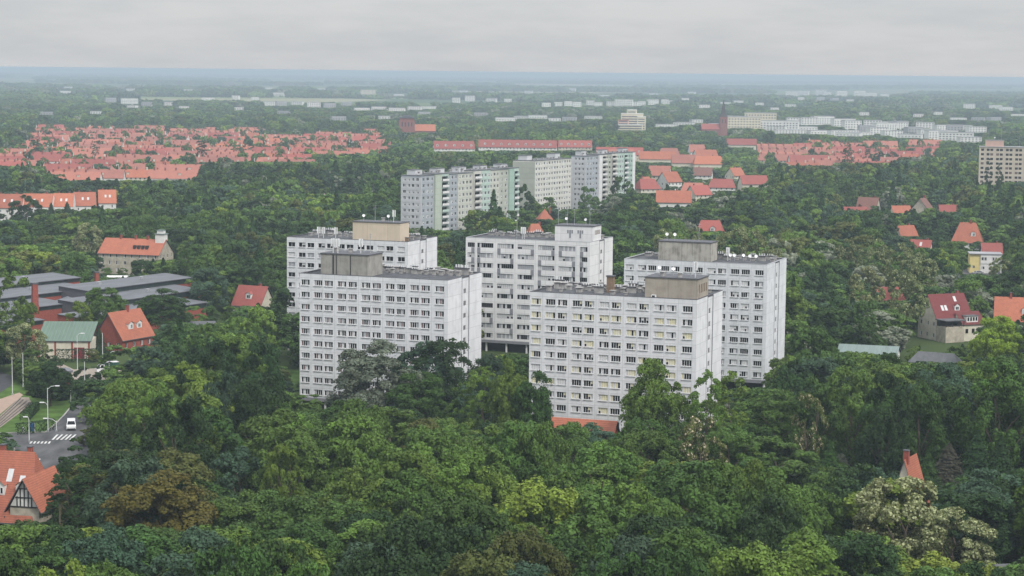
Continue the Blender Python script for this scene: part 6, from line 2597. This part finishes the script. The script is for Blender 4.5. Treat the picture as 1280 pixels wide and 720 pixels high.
c = band(4150, 24000, lambda D: 44 + (D - 4150) * .004, 65, (13, 19), (22, 31), MASS_V, 26, 17, (2.5, 3.2, 2.6, 1.0, .2, .6, 1.2, .5), mask=fmask)
AX, AY, AH, AR, AI, AT = cat_(LX), cat_(LY), cat_(LH), cat_(LR), cat_(LI), cat_(LT)
print('far forest', c)
scatter('forest', np.stack([AX, AY, np.zeros(len(AX))], 1), np.stack([AR, AR, AH], 1), NPR.uniform(0, 6.28, len(AX)), AI, AT)

# ------------------------------------------------------------------ haze
hz = bpy.data.materials.new('haze')
hz.use_nodes = True
nt = hz.node_tree
for nd in list(nt.nodes):
    if nd.type != 'OUTPUT_MATERIAL':
        nt.nodes.remove(nd)
pv = nt.nodes.new('ShaderNodeVolumePrincipled')
pv.inputs['Color'].default_value = (0.56, 0.675, 0.765, 1)
pv.inputs['Density'].default_value = HAZE_D if 'HAZE_D' in globals() else 1.45e-4
pv.inputs['Anisotropy'].default_value = 0.0
nt.links.new(pv.outputs[0], [n for n in nt.nodes if n.type == 'OUTPUT_MATERIAL'][0].inputs['Volume'])
hb = MB()
hb.box(-32000, 32000, -700, 62000, -1.0, 78.4, hz)
ho = hb.build('haze')
tag(ho, kind='stuff')

# ------------------------------------------------------------------ light
w = bpy.data.worlds.new('World')
SC.world = w
w.use_nodes = True
nt = w.node_tree
bg = nt.nodes['Background']
bg.inputs['Strength'].default_value = 0.1
SUN_DIR = Vector((0.50, -0.62, 0.85)).normalized()
elev = math.asin(SUN_DIR.z)
sky = nt.nodes.new('ShaderNodeTexSky')
sky.sky_type = 'NISHITA'
sky.sun_disc = False
sky.sun_elevation = elev
sky.sun_rotation = math.atan2(SUN_DIR.x, SUN_DIR.y)
tc = nt.nodes.new('ShaderNodeTexCoord')
sp = nt.nodes.new('ShaderNodeSeparateXYZ')
L = nt.links.new
L(tc.outputs['Generated'], sp.inputs[0])
# overcast deck: grey, brighter overhead, drawn out into flat bands near the horizon
mp = nt.nodes.new('ShaderNodeMapping')
mp.inputs['Scale'].default_value = (9, 9, 52)
L(tc.outputs['Generated'], mp.inputs['Vector'])
no = nt.nodes.new('ShaderNodeTexNoise')
no.inputs['Scale'].default_value = 1.0
no.inputs['Detail'].default_value = 9
no.inputs['Roughness'].default_value = 0.6
L(mp.outputs[0], no.inputs['Vector'])
cr = nt.nodes.new('ShaderNodeValToRGB')
e = cr.color_ramp.elements
e[0].position, e[0].color = 0.38, (3.02, 3.12, 3.30, 1)
e[1].position, e[1].color = 0.64, (3.50, 3.55, 3.66, 1)
L(no.outputs['Fac'], cr.inputs['Fac'])
mr = nt.nodes.new('ShaderNodeMapRange')
mr.inputs['From Min'].default_value = 0.03
mr.inputs['From Max'].default_value = 0.9
mr.inputs['To Min'].default_value = 1.0
mr.inputs['To Max'].default_value = 3.0
L(sp.outputs['Z'], mr.inputs['Value'])
sc = nt.nodes.new('ShaderNodeVectorMath')
sc.operation = 'SCALE'
L(cr.outputs['Color'], sc.inputs[0])
L(mr.outputs[0], sc.inputs['Scale'])
mx = nt.nodes.new('ShaderNodeMix')
mx.data_type = 'RGBA'
mx.inputs['Factor'].default_value = 0.93
L(sky.outputs[0], mx.inputs['A'])
L(sc.outputs[0], mx.inputs['B'])
L(mx.outputs['Result'], bg.inputs['Color'])

sun_d = bpy.data.lights.new('sun', 'SUN')
sun_d.energy = 1.5
sun_d.angle = R(11)
sun_d.color = (1.0, 0.96, 0.9)
sun = bpy.data.objects.new('sun', sun_d)
COL.objects.link(sun)
sun.rotation_euler = (-SUN_DIR).to_track_quat('-Z', 'Y').to_euler()

SC.view_settings.view_transform = 'Standard'
SC.view_settings.look = 'None'
SC.view_settings.exposure = 0.85
SC.view_settings.gamma = 1.0
SC.view_settings.use_curve_mapping = False
cy = SC.cycles
cy.max_bounces = 4
cy.diffuse_bounces = 1
cy.glossy_bounces = 2
cy.transmission_bounces = 2
cy.volume_bounces = 0
cy.transparent_max_bounces = 8
cy.use_denoising = True
